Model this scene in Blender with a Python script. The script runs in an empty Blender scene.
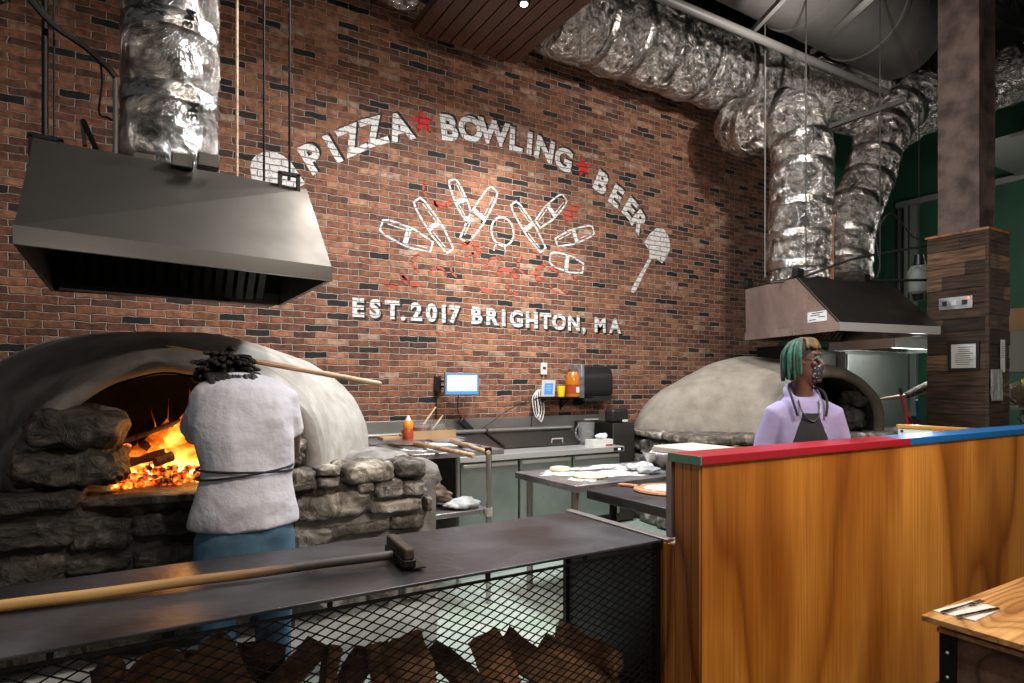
import bpy, bmesh, math, random
from mathutils import Vector, Matrix, noise, Euler
random.seed(7)
C = bpy.context.scene.collection
PI = math.pi
# ------------------------------------------------------------------ camera model
F = 620.0; TH = math.atan(0.6056); ST, CT = math.sin(TH), math.cos(TH)
HZ = 384.0; EYE = 1.62
cam_data = bpy.data.cameras.new('camera'); cam = bpy.data.objects.new('camera', cam_data); C.objects.link(cam)
cam.location = (0, 0, EYE); cam.rotation_euler = (PI/2, 0, -TH)
cam_data.sensor_width = 36; cam_data.lens = F*36/1024; cam_data.shift_y = (HZ-341.5)/1024
cam_data.clip_start = 0.05; cam_data.clip_end = 100
bpy.context.scene.camera = cam

def atd(u, v, d):
    t = (u-512)/F
    return Vector((d*(ST+CT*t), d*(CT-ST*t), EYE+(HZ-v)/F*d))
def atY(u, v, Y): return atd(u, v, Y/(CT-ST*(u-512)/F))
def atX(u, v, X): return atd(u, v, X/(ST+CT*(u-512)/F))
def atZ(u, v, Z): return atd(u, v, (EYE-Z)*F/(v-HZ))

# ------------------------------------------------------------------ materials
def new_mat(name):
    m = bpy.data.materials.new(name); m.use_nodes = True
    nt = m.node_tree; return m, nt, nt.nodes['Principled BSDF']
def node(nt, t, **k):
    n = nt.nodes.new(t)
    for a, b in k.items(): setattr(n, a, b)
    return n
def ramp(nt, stops, src=None):
    r = node(nt, 'ShaderNodeValToRGB'); e = r.color_ramp.elements
    while len(e) < len(stops): e.new(0.5)
    for i, (p, c) in enumerate(stops): e[i].position = p; e[i].color = (*c[:3], 1)
    if src is not None: nt.links.new(src, r.inputs[0])
    return r
def M(name, col, rough=0.5, metal=0.0, col2=None, vs=4.0, stretch=(1, 1, 1), bump=0.0, bs=20.0, island=None,
      rvar=0.0, contrast=(0.35, 0.65), spec=None, world=True, detail=6, distort=0.0, trans=0.0, coat=0.0, bdist=0.02):
    m, nt, b = new_mat(name); L = nt.links.new
    b.inputs['Roughness'].default_value = rough; b.inputs['Metallic'].default_value = metal
    if spec is not None: b.inputs['Specular IOR Level'].default_value = spec
    if coat: b.inputs['Coat Weight'].default_value = coat; b.inputs['Coat Roughness'].default_value = 0.2
    if trans: b.inputs['Transmission Weight'].default_value = trans
    b.inputs['Base Color'].default_value = (*col, 1)
    src = None
    if col2 is not None or bump or rvar:
        if world: g = node(nt, 'ShaderNodeNewGeometry'); base = g.outputs['Position']
        else: g = node(nt, 'ShaderNodeTexCoord'); base = g.outputs['Object']
        mp = node(nt, 'ShaderNodeMapping'); mp.inputs['Scale'].default_value = stretch; L(base, mp.inputs['Vector'])
        src = mp.outputs[0]
    out = None
    if col2 is not None or rvar:
        n = node(nt, 'ShaderNodeTexNoise'); n.inputs['Scale'].default_value = vs; n.inputs['Detail'].default_value = detail
        n.inputs['Distortion'].default_value = distort; L(src, n.inputs['Vector'])
    if col2 is not None:
        r = ramp(nt, [(contrast[0], col), (contrast[1], col2)], n.outputs['Fac']); out = r.outputs[0]
    if rvar:
        mr = node(nt, 'ShaderNodeMapRange'); mr.inputs[1].default_value = 0.3; mr.inputs[2].default_value = 0.7
        mr.inputs[3].default_value = rough-rvar; mr.inputs[4].default_value = rough+rvar
        L(n.outputs['Fac'], mr.inputs[0]); L(mr.outputs[0], b.inputs['Roughness'])
    if island is not None:
        g2 = node(nt, 'ShaderNodeNewGeometry')
        r2 = ramp(nt, island, g2.outputs['Random Per Island'])
        mx = node(nt, 'ShaderNodeMix', data_type='RGBA', blend_type='MULTIPLY'); mx.inputs[0].default_value = 1
        if out is not None: L(out, mx.inputs[6])
        else: mx.inputs[6].default_value = (*col, 1)
        L(r2.outputs[0], mx.inputs[7]); out = mx.outputs[2]
    if out is not None: L(out, b.inputs['Base Color'])
    if bump:
        n2 = node(nt, 'ShaderNodeTexNoise'); n2.inputs['Scale'].default_value = bs; n2.inputs['Detail'].default_value = 8
        L(src, n2.inputs['Vector'])
        bp = node(nt, 'ShaderNodeBump'); bp.inputs['Strength'].default_value = bump; bp.inputs['Distance'].default_value = bdist
        L(n2.outputs['Fac'], bp.inputs['Height']); L(bp.outputs[0], b.inputs['Normal'])
    return m
def EM(name, col, strength):
    m, nt, b = new_mat(name)
    b.inputs['Base Color'].default_value = (*col, 1); b.inputs['Emission Color'].default_value = (*col, 1)
    b.inputs['Emission Strength'].default_value = strength; b.inputs['Roughness'].default_value = 0.3
    return m

def brick_nodes(nt, b, paint=None, name=''):
    """brick courses from world position; paint = colour laid over the bricks, mortar lines showing"""
    L = nt.links.new
    g = node(nt, 'ShaderNodeNewGeometry')
    sx = node(nt, 'ShaderNodeSeparateXYZ'); L(g.outputs['Position'], sx.inputs[0])
    cx = node(nt, 'ShaderNodeCombineXYZ'); L(sx.outputs[0], cx.inputs[0]); L(sx.outputs[2], cx.inputs[1])
    wob = node(nt, 'ShaderNodeTexNoise'); wob.inputs['Scale'].default_value = 8; wob.inputs['Detail'].default_value = 6
    L(g.outputs['Position'], wob.inputs['Vector'])
    vm = node(nt, 'ShaderNodeVectorMath', operation='SUBTRACT'); L(wob.outputs['Color'], vm.inputs[0]); vm.inputs[1].default_value = (.5, .5, .5)
    vs = node(nt, 'ShaderNodeVectorMath', operation='SCALE'); L(vm.outputs[0], vs.inputs[0]); vs.inputs['Scale'].default_value = 0.042
    va = node(nt, 'ShaderNodeVectorMath', operation='ADD'); L(cx.outputs[0], va.inputs[0]); L(vs.outputs[0], va.inputs[1])
    bt = node(nt, 'ShaderNodeTexBrick'); L(va.outputs[0], bt.inputs['Vector'])
    bt.inputs['Scale'].default_value = 1; bt.inputs['Brick Width'].default_value = 0.222; bt.inputs['Row Height'].default_value = 0.0672
    bt.inputs['Mortar Size'].default_value = 0.0075; bt.inputs['Mortar Smooth'].default_value = 0.9; bt.inputs['Bias'].default_value = 0
    bt.inputs['Color1'].default_value = (0, 0, 0, 1); bt.inputs['Color2'].default_value = (1, 1, 1, 1); bt.inputs['Mortar'].default_value = (.5, .5, .5, 1)
    bt.offset = 0.5
    tint = ramp(nt, [(0.0, (.010, .009, .008)), (0.07, (.020, .015, .013)), (0.10, (.085, .036, .022)), (0.35, (.155, .060, .032)),
                     (0.6, (.215, .082, .040)), (0.8, (.27, .108, .054)), (0.94, (.31, .15, .085)), (1.0, (.32, .21, .15))], bt.outputs['Color'])
    nz = node(nt, 'ShaderNodeTexNoise'); nz.inputs['Scale'].default_value = 19; nz.inputs['Detail'].default_value = 8; L(g.outputs['Position'], nz.inputs['Vector'])
    nzr = ramp(nt, [(0.3, (.45, .45, .45)), (0.7, (1.45, 1.42, 1.4))], nz.outputs['Fac'])
    mx = node(nt, 'ShaderNodeMix', data_type='RGBA', blend_type='MULTIPLY'); mx.inputs[0].default_value = 1
    L(tint.outputs[0], mx.inputs[6]); L(nzr.outputs[0], mx.inputs[7])
    mort = node(nt, 'ShaderNodeMix', data_type='RGBA'); L(bt.outputs['Fac'], mort.inputs[0])
    brick_c = mx.outputs[2]; mort_c = (.50, .43, .365)
    if paint:
        pn = node(nt, 'ShaderNodeTexNoise'); pn.inputs['Scale'].default_value = 60; pn.inputs['Detail'].default_value = 6; L(g.outputs['Position'], pn.inputs['Vector'])
        pr = ramp(nt, [(0.36, tuple(x*.45 for x in paint)), (0.46, paint)] if name != 'faded_red_wall_paint' else [(.46, (.20, .075, .04)), (.56, paint)], pn.outputs['Fac']); brick_c = pr.outputs[0]; mort_c = tuple(x*.55 for x in paint)
    L(brick_c, mort.inputs[6]); mort.inputs[7].default_value = (*mort_c, 1)
    L(mort.outputs[2], b.inputs['Base Color']); b.inputs['Roughness'].default_value = 0.85
    inv = node(nt, 'ShaderNodeMath', operation='SUBTRACT'); inv.inputs[0].default_value = 1; L(bt.outputs['Fac'], inv.inputs[1])
    ad = node(nt, 'ShaderNodeMath', operation='MULTIPLY_ADD'); L(nz.outputs['Fac'], ad.inputs[0]); ad.inputs[1].default_value = 0.5; L(inv.outputs[0], ad.inputs[2])
    ad2 = node(nt, 'ShaderNodeMath', operation='MULTIPLY_ADD'); L(bt.outputs['Color'], ad2.inputs[0]); ad2.inputs[1].default_value = 0.35; L(ad.outputs[0], ad2.inputs[2])
    bp = node(nt, 'ShaderNodeBump'); bp.inputs['Strength'].default_value = 1.0; bp.inputs['Distance'].default_value = 0.018
    L(ad2.outputs[0], bp.inputs['Height']); L(bp.outputs[0], b.inputs['Normal'])
def brick_mat(name, paint=None):
    m, nt, b = new_mat(name); brick_nodes(nt, b, paint, name); return m

def wood_mat(name, dark, mid, light, axis='Z', scale=7.0, dist=6.0, rough=0.35, fine=1.0, coat=0.15, bump=0.05):
    """plain-sawn figure: broad distorted growth bands plus fine fibre, grain along axis"""
    m, nt, b = new_mat(name); L = nt.links.new
    g = node(nt, 'ShaderNodeNewGeometry'); mp = node(nt, 'ShaderNodeMapping'); L(g.outputs['Position'], mp.inputs['Vector'])
    s = {'Z': (1, 1, .22), 'X': (.22, 1, 1), 'Y': (1, .22, 1)}[axis]; mp.inputs['Scale'].default_value = s
    n = node(nt, 'ShaderNodeTexNoise'); n.inputs['Scale'].default_value = scale*.35; n.inputs['Detail'].default_value = 2; L(mp.outputs[0], n.inputs['Vector'])
    mu = node(nt, 'ShaderNodeMath', operation='MULTIPLY'); mu.inputs[1].default_value = scale*dist*.35; L(n.outputs['Fac'], mu.inputs[0])
    fr = node(nt, 'ShaderNodeMath', operation='FRACT'); L(mu.outputs[0], fr.inputs[0])
    r = ramp(nt, [(0, mid), (.35, light), (.72, mid), (.9, dark), (1, mid)], fr.outputs[0])
    mp2 = node(nt, 'ShaderNodeMapping'); L(g.outputs['Position'], mp2.inputs['Vector'])
    s2 = {'Z': (1, 1, .025), 'X': (.025, 1, 1), 'Y': (1, .025, 1)}[axis]; mp2.inputs['Scale'].default_value = s2
    n2 = node(nt, 'ShaderNodeTexNoise'); n2.inputs['Scale'].default_value = 90*fine; n2.inputs['Detail'].default_value = 5; L(mp2.outputs[0], n2.inputs['Vector'])
    r2 = ramp(nt, [(.3, (.76, .72, .68)), (.7, (1.12, 1.12, 1.12))], n2.outputs['Fac'])
    n3 = node(nt, 'ShaderNodeTexNoise'); n3.inputs['Scale'].default_value = 1.6; n3.inputs['Detail'].default_value = 3; L(mp.outputs[0], n3.inputs['Vector'])
    r3 = ramp(nt, [(.36, (.58, .44, .32)), (.56, (1.1, 1.1, 1.1))], n3.outputs['Fac'])
    a = node(nt, 'ShaderNodeMix', data_type='RGBA', blend_type='MULTIPLY'); a.inputs[0].default_value = 1; L(r.outputs[0], a.inputs[6]); L(r2.outputs[0], a.inputs[7])
    c = node(nt, 'ShaderNodeMix', data_type='RGBA', blend_type='MULTIPLY'); c.inputs[0].default_value = 1; L(a.outputs[2], c.inputs[6]); L(r3.outputs[0], c.inputs[7])
    L(c.outputs[2], b.inputs['Base Color']); b.inputs['Roughness'].default_value = rough; b.inputs['Coat Weight'].default_value = coat
    b.inputs['Coat Roughness'].default_value = .25
    bp = node(nt, 'ShaderNodeBump'); bp.inputs['Strength'].default_value = bump; bp.inputs['Distance'].default_value = .004
    L(n2.outputs['Fac'], bp.inputs['Height']); L(bp.outputs[0], b.inputs['Normal'])
    return m

MAT = {}
MAT['brick'] = brick_mat('brick_masonry')
MAT['paint_white'] = brick_mat('white_wall_paint', (.72, .69, .66))
MAT['paint_black'] = brick_mat('black_wall_paint', (.012, .012, .013))
MAT['paint_red'] = brick_mat('red_wall_paint', (.52, .025, .02))
MAT['paint_fade'] = brick_mat('faded_red_wall_paint', (.55, .06, .03))
MAT['green_wall'] = M('green_wall_paint', (.016, .082, .045), .6, col2=(.020, .10, .054), vs=2)
MAT['floor'] = M('kitchen_floor_paint', (.50, .55, .50), .28, col2=(.32, .42, .33), vs=1.6, rvar=.12, bump=.1, bs=30)
MAT['dark_floor'] = M('dining_floor', (.05, .035, .028), .4, col2=(.08, .055, .04), vs=3)
MAT['ceiling'] = M('black_ceiling', (.012, .012, .013), .9, col2=(.02, .02, .02), vs=2)
MAT['joist'] = M('dark_steel_joist', (.022, .021, .02), .7)
MAT['steel'] = M('brushed_steel', (.44, .425, .405), .34, .8, col2=(.38, .365, .35), vs=3, rvar=.05)
MAT['lip_steel'] = M('hood_lip_steel', (.22, .21, .195), .24, .95)
MAT['steel_bright'] = M('polished_steel', (.66, .65, .63), .30, .55)
MAT['steel_hood'] = M('hood_steel', (.10, .092, .082), .50, .8, col2=(.065, .06, .052), vs=2.2, rvar=.08, bump=.08, bs=3, bdist=.03)
MAT['joist_rod'] = M('grey_rod', (.14, .135, .13), .5, .4)
MAT['hood_inner'] = M('warm_lit_filter_steel', (.16, .12, .06), .45, .7, col2=(.09, .065, .035), vs=3)  # yellow-brown puts the warm light on the filters into the colour
MAT['steel_side'] = M('rippled_reflection_steel', (.50, .44, .41), .30, .85, col2=(.38, .33, .31), vs=1.6, rvar=.06, bump=.5, bs=1.6, bdist=.12)  # paler pink base colour holds the reflections of the hood side
MAT['steel_dark'] = M('dark_hood_steel', (.035, .034, .029), .45, .8, col2=(.022, .021, .018), vs=3, rvar=.1)
MAT['steel_door'] = M('door_steel', (.30, .335, .31), .36, .6, col2=(.20, .245, .22), vs=2.5, rvar=.1)  # green tint puts a reflection into the door colour
MAT['steel_top'] = M('worn_worktop_steel', (.42, .41, .42), .34, .7, col2=(.17, .165, .17), vs=4, rvar=.12, bump=.05, bs=60)
MAT['black_steel'] = M('black_steel_sheet', (.030, .029, .032), .40, .4, col2=(.085, .082, .088), vs=2.6, rvar=.12, bump=.12, bs=26, detail=10, contrast=(.4, .75))
MAT['black_metal'] = M('black_metal', (.018, .017, .017), .45, .7)
MAT['black'] = M('black_plastic', (.014, .014, .015), .35)
MAT['black_matte'] = M('matte_black', (.01, .01, .01), .8)
MAT['rubber'] = M('dark_cable', (.012, .011, .011), .6)
def foil_mat():
    m, nt, b = new_mat('foil_wrap'); L = nt.links.new
    b.inputs['Metallic'].default_value = 1; b.inputs['Roughness'].default_value = .22; b.inputs['Base Color'].default_value = (.60, .575, .55, 1)
    g = node(nt, 'ShaderNodeNewGeometry')
    v = node(nt, 'ShaderNodeTexVoronoi'); v.inputs['Scale'].default_value = 9; v.feature = 'F1'; L(g.outputs['Position'], v.inputs['Vector'])
    n = node(nt, 'ShaderNodeTexNoise'); n.inputs['Scale'].default_value = 5; n.inputs['Detail'].default_value = 7; n.inputs['Roughness'].default_value = .6
    n.inputs['Distortion'].default_value = 2.6; L(g.outputs['Position'], n.inputs['Vector'])
    ad = node(nt, 'ShaderNodeMath', operation='MULTIPLY_ADD'); L(v.outputs['Distance'], ad.inputs[0]); ad.inputs[1].default_value = .5; L(n.outputs['Fac'], ad.inputs[2])
    bp = node(nt, 'ShaderNodeBump'); bp.inputs['Strength'].default_value = 1.0; bp.inputs['Distance'].default_value = .10
    L(ad.outputs[0], bp.inputs['Height']); L(bp.outputs[0], b.inputs['Normal'])
    r = ramp(nt, [(.36, (.26, .235, .22)), (.62, (.82, .79, .76))], n.outputs['Fac']); L(r.outputs[0], b.inputs['Base Color'])
    return m
MAT['foil'] = foil_mat()
MAT['strap'] = M('foil_tape', (.40, .38, .36), .22, 1.0, bump=.5, bs=25, bdist=.03)
def clay_mat(name, light, dark, cx, cz, rad, side=0):
    """plaster with soot spread around the mouth"""
    m, nt, b = new_mat(name); L = nt.links.new
    tc = node(nt, 'ShaderNodeTexCoord')
    n = node(nt, 'ShaderNodeTexNoise'); n.inputs['Scale'].default_value = 2.6; n.inputs['Detail'].default_value = 9; L(tc.outputs['Object'], n.inputs['Vector'])
    d = node(nt, 'ShaderNodeVectorMath', operation='DISTANCE'); L(tc.outputs['Object'], d.inputs[0]); d.inputs[1].default_value = (cx, side, cz)
    ma = node(nt, 'ShaderNodeMath', operation='MULTIPLY_ADD'); L(n.outputs['Fac'], ma.inputs[0]); ma.inputs[1].default_value = 1.3; L(d.outputs['Value'], ma.inputs[2])
    mr = node(nt, 'ShaderNodeMapRange'); mr.inputs[1].default_value = rad; mr.inputs[2].default_value = rad+.75; L(ma.outputs[0], mr.inputs[0])
    r = ramp(nt, [(0, dark), (.5, tuple((a+c)/2.3 for a, c in zip(light, dark))), (1, light)], mr.outputs[0])
    n2 = node(nt, 'ShaderNodeTexNoise'); n2.inputs['Scale'].default_value = 7; n2.inputs['Detail'].default_value = 10; L(tc.outputs['Object'], n2.inputs['Vector'])
    r2 = ramp(nt, [(.3, (.72, .71, .7)), (.65, (1.05, 1.05, 1.05))], n2.outputs['Fac'])
    mx = node(nt, 'ShaderNodeMix', data_type='RGBA', blend_type='MULTIPLY'); mx.inputs[0].default_value = 1; L(r.outputs[0], mx.inputs[6]); L(r2.outputs[0], mx.inputs[7])
    L(mx.outputs[2], b.inputs['Base Color']); b.inputs['Roughness'].default_value = .9
    ad = node(nt, 'ShaderNodeMath', operation='MULTIPLY_ADD'); L(n2.outputs['Fac'], ad.inputs[0]); ad.inputs[1].default_value = .4; L(n.outputs['Fac'], ad.inputs[2])
    bp = node(nt, 'ShaderNodeBump'); bp.inputs['Strength'].default_value = .6; bp.inputs['Distance'].default_value = .05
    L(ad.outputs[0], bp.inputs['Height']); L(bp.outputs[0], b.inputs['Normal'])
    return m
def rock_mat(name, c1, c2, c3, wet=.75):
    m, nt, b = new_mat(name); L = nt.links.new
    g = node(nt, 'ShaderNodeNewGeometry')
    n = node(nt, 'ShaderNodeTexNoise'); n.inputs['Scale'].default_value = 7; n.inputs['Detail'].default_value = 10; n.inputs['Roughness'].default_value = .65
    n.inputs['Distortion'].default_value = .7; L(g.outputs['Position'], n.inputs['Vector'])
    r = ramp(nt, [(.3, c1), (.5, c2), (.68, c3)], n.outputs['Fac'])
    ri = ramp(nt, [(0, (.55, .53, .5)), (.35, (.9, .84, .76)), (.7, (1.0, 1.0, 1.0)), (1, (1.35, 1.3, 1.2))], g.outputs['Random Per Island'])
    mx = node(nt, 'ShaderNodeMix', data_type='RGBA', blend_type='MULTIPLY'); mx.inputs[0].default_value = 1; L(r.outputs[0], mx.inputs[6]); L(ri.outputs[0], mx.inputs[7])
    L(mx.outputs[2], b.inputs['Base Color']); b.inputs['Roughness'].default_value = wet
    bp = node(nt, 'ShaderNodeBump'); bp.inputs['Strength'].default_value = 1.0; bp.inputs['Distance'].default_value = .06
    L(n.outputs['Fac'], bp.inputs['Height']); L(bp.outputs[0], b.inputs['Normal'])
    return m
MAT['rock'] = rock_mat('grey_fieldstone', (.035, .03, .027), (.15, .132, .115), (.55, .51, .46))
MAT['rock_soot'] = rock_mat('sooty_fieldstone', (.010, .0085, .0075), (.042, .035, .03), (.17, .15, .13), .40)
MAT['mortar'] = M('pale_mortar', (.30, .28, .26), .9, col2=(.16, .15, .14), vs=8, bump=.6, bs=20)
MAT['mortar_soot'] = M('sooty_mortar', (.045, .04, .036), .85, col2=(.02, .018, .016), vs=6, bump=.6, bs=20)
MAT['soot'] = M('soot_black_clay', (.006, .005, .005), .85, col2=(.018, .014, .012), vs=4, bump=.6, bs=9, bdist=.05)
MAT['plinth'] = M('pale_concrete', (.62, .61, .60), .6, col2=(.36, .36, .35), vs=5, bump=.2)
MAT['ply'] = wood_mat('varnished_plywood', (.30, .095, .014), (.47, .175, .022), (.62, .265, .045), 'Z', 3.0, 6, .32, fine=.7)
MAT['slat'] = wood_mat('varnished_board_edge', (.16, .05, .012), (.34, .115, .022), (.46, .18, .04), 'Z', 6, 5, .35)
MAT['table_wood'] = wood_mat('oak_tabletop', (.34, .17, .055), (.50, .28, .10), (.62, .37, .15), 'X', 9, 6, .3)
MAT['ceil_wood'] = wood_mat('dark_ceiling_board', (.03, .010, .005), (.065, .022, .010), (.10, .036, .016), 'Y', 12, 4, .4)
MAT['dowel'] = wood_mat('pale_dowel', (.36, .24, .13), (.52, .37, .22), (.62, .46, .30), 'X', 10, 3, .5)
MAT['old_dowel'] = M('scorched_handle_wood', (.42, .24, .09), .5, col2=(.05, .035, .025), vs=1.5, stretch=(1, 1, 1), contrast=(.46, .6))
MAT['scorched'] = M('scorched_brush_block', (.07, .04, .018), .7, col2=(.02, .013, .009), vs=9, bump=.4)
MAT['board_wood'] = wood_mat('pizza_peel_wood', (.30, .12, .05), (.42, .19, .09), (.52, .26, .13), 'Y', 9, 4, .5)
MAT['reclaimed'] = M('reclaimed_barn_boards', (.10, .062, .040), .8, col2=(.022, .014, .011), vs=7, stretch=(.5, .5, 7), bump=.4, bs=30,
                     island=[(0, (.35, .32, .3)), (.4, (.8, .72, .66)), (.75, (1.3, 1.2, 1.1)), (1, (3.2, 2.9, 2.5))])
MAT['bark'] = M('log_bark', (.16, .085, .05), .9, col2=(.04, .022, .014), vs=12, bump=.9, bs=25, island=[(0, (.7, .7, .7)), (1, (1.5, 1.4, 1.3))])
MAT['sleeve'] = M('shiny_plastic_sleeve', (.62, .62, .63), .2, .35, col2=(.38, .38, .39), vs=9, bump=.8, bs=14)
MAT['split'] = M('split_log_wood', (.46, .25, .13), .8, col2=(.20, .095, .045), vs=14, bump=.6, bs=30, island=[(0, (.6, .55, .5)), (.5, (1, 1, 1)), (1, (1.4, 1.3, 1.2))])
MAT['rust'] = M('rusty_column_paint', (.15, .105, .09), .6, .2, col2=(.045, .030, .026), vs=5, bump=.2, bs=60)
MAT['red'] = M('red_paint', (.33, .014, .025), .35, col2=(.36, .014, .025), vs=6)
MAT['blue'] = M('blue_paint', (.012, .14, .40), .35, col2=(.01, .12, .35), vs=6)
MAT['green'] = M('green_paint', (.12, .28, .19), .4, col2=(.10, .24, .17), vs=6)
MAT['yellow'] = M('amber_varnished_edge', (.55, .27, .035), .4, col2=(.48, .22, .03), vs=6)
MAT['white'] = M('white_plastic', (.66, .65, .62), .4)
MAT['offwhite'] = M('cream_plastic', (.62, .58, .50), .5, col2=(.56, .52, .45), vs=5)
MAT['flour'] = M('flour_dust', (.72, .70, .68), .95, col2=(.30, .29, .30), vs=22, contrast=(.48, .62), detail=10)
MAT['dough'] = M('pizza_dough', (.70, .60, .46), .8, col2=(.62, .52, .39), vs=14, bump=.2)
MAT['cardboard'] = M('cardboard', (.42, .26, .13), .85, col2=(.36, .22, .11), vs=5)
MAT['paper'] = M('paper', (.66, .66, .66), .7)
MAT['ink'] = M('dark_ink', (.03, .03, .03), .7)
MAT['spiral'] = M('grey_duct_sheet', (.11, .105, .10), .6, .3, col2=(.075, .07, .066), vs=2)
MAT['pipe'] = M('white_pipe_paint', (.12, .115, .11), .5, .1)
MAT['orange'] = M('orange_plastic', (.80, .25, .015), .35)
MAT['orange_clear'] = M('amber_liquid_bottle', (.50, .15, .01), .15, coat=.4)
MAT['yellowp'] = M('yellow_plastic', (.90, .62, .01), .4)
MAT['redsauce'] = M('tomato_sauce', (.40, .06, .02), .35, col2=(.30, .035, .012), vs=12)
MAT['clear'] = M('clear_plastic', (.85, .85, .85), .1, trans=.9)
MAT['skin'] = M('skin', (.125, .058, .036), .5, col2=(.085, .04, .026), vs=8)
MAT['skin_light'] = M('warm_skin', (.32, .15, .09), .5)
MAT['shirt'] = M('white_cotton', (.54, .53, .58), .85, col2=(.49, .48, .53), vs=6, bump=.6, bs=2.6, bdist=.12, detail=2)
MAT['hoodie'] = M('lilac_fleece', (.32, .285, .47), .9, col2=(.27, .24, .41), vs=7, bump=.3, bs=7, bdist=.03)
MAT['hoodie_in'] = M('slate_undershirt', (.26, .27, .40), .9)
MAT['denim'] = M('blue_denim', (.035, .085, .14), .85, col2=(.09, .19, .28), vs=5, bump=.3, bs=8, bdist=.03)
MAT['dark_cloth'] = M('dark_apron_cloth', (.013, .013, .017), .9, col2=(.020, .020, .025), vs=9, bump=.2, bs=8)
MAT['camo'] = M('dark_patterned_cloth', (.02, .018, .016), .85, col2=(.13, .105, .08), vs=26, contrast=(.5, .6))
MAT['mask'] = M('dark_patterned_mask', (.02, .02, .025), .8, col2=(.35, .35, .38), vs=60, contrast=(.56, .62))
MAT['hair'] = M('dark_hair', (.012, .010, .009), .7)
MAT['hair_teal'] = M('teal_dyed_hair', (.02, .17, .13), .7, col2=(.03, .035, .02), vs=24, island=[(0, (.35, .3, .25)), (.4, (1, .9, .8)), (1, (1.3, 1.2, 1.1))])
MAT['hair_gold'] = M('golden_brown_hair', (.20, .12, .045), .7, col2=(.06, .04, .02), vs=30)
MAT['lens'] = M('spectacle_lens', (.35, .38, .42), .05, .6)
MAT['eye'] = M('eye_white', (.6, .58, .55), .3)
MAT['shoe'] = M('black_shoe', (.02, .02, .02), .6)
MAT['screen'] = EM('lit_screen', (.85, .95, 1.0), 4.0)
MAT['screen_blue'] = EM('blue_screen', (.04, .18, .55), 1.2)
MAT['lamp'] = EM('lamp_glow', (1.0, .88, .7), 25)
MAT['lamp_cool'] = EM('cool_lamp_glow', (.75, 1.0, .9), 6)
MAT['tray_metal'] = M('aluminium_pan', (.55, .54, .53), .3, 1.0, bump=.3, bs=14)
MAT['linen'] = M('grey_towel', (.45, .46, .46), .9, col2=(.33, .35, .36), vs=9)
MAT['sack'] = M('brown_paper_sack', (.16, .115, .085), .8, col2=(.10, .07, .05), vs=6, bump=.5, bs=10)
MAT['cabinet'] = M('pale_grey_cabinet', (.24, .26, .24), .5)
MAT['wrap'] = M('crumpled_plastic', (.30, .30, .31), .25, .2, bump=.6, bs=20, col2=(.12, .12, .12), vs=12)

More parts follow.
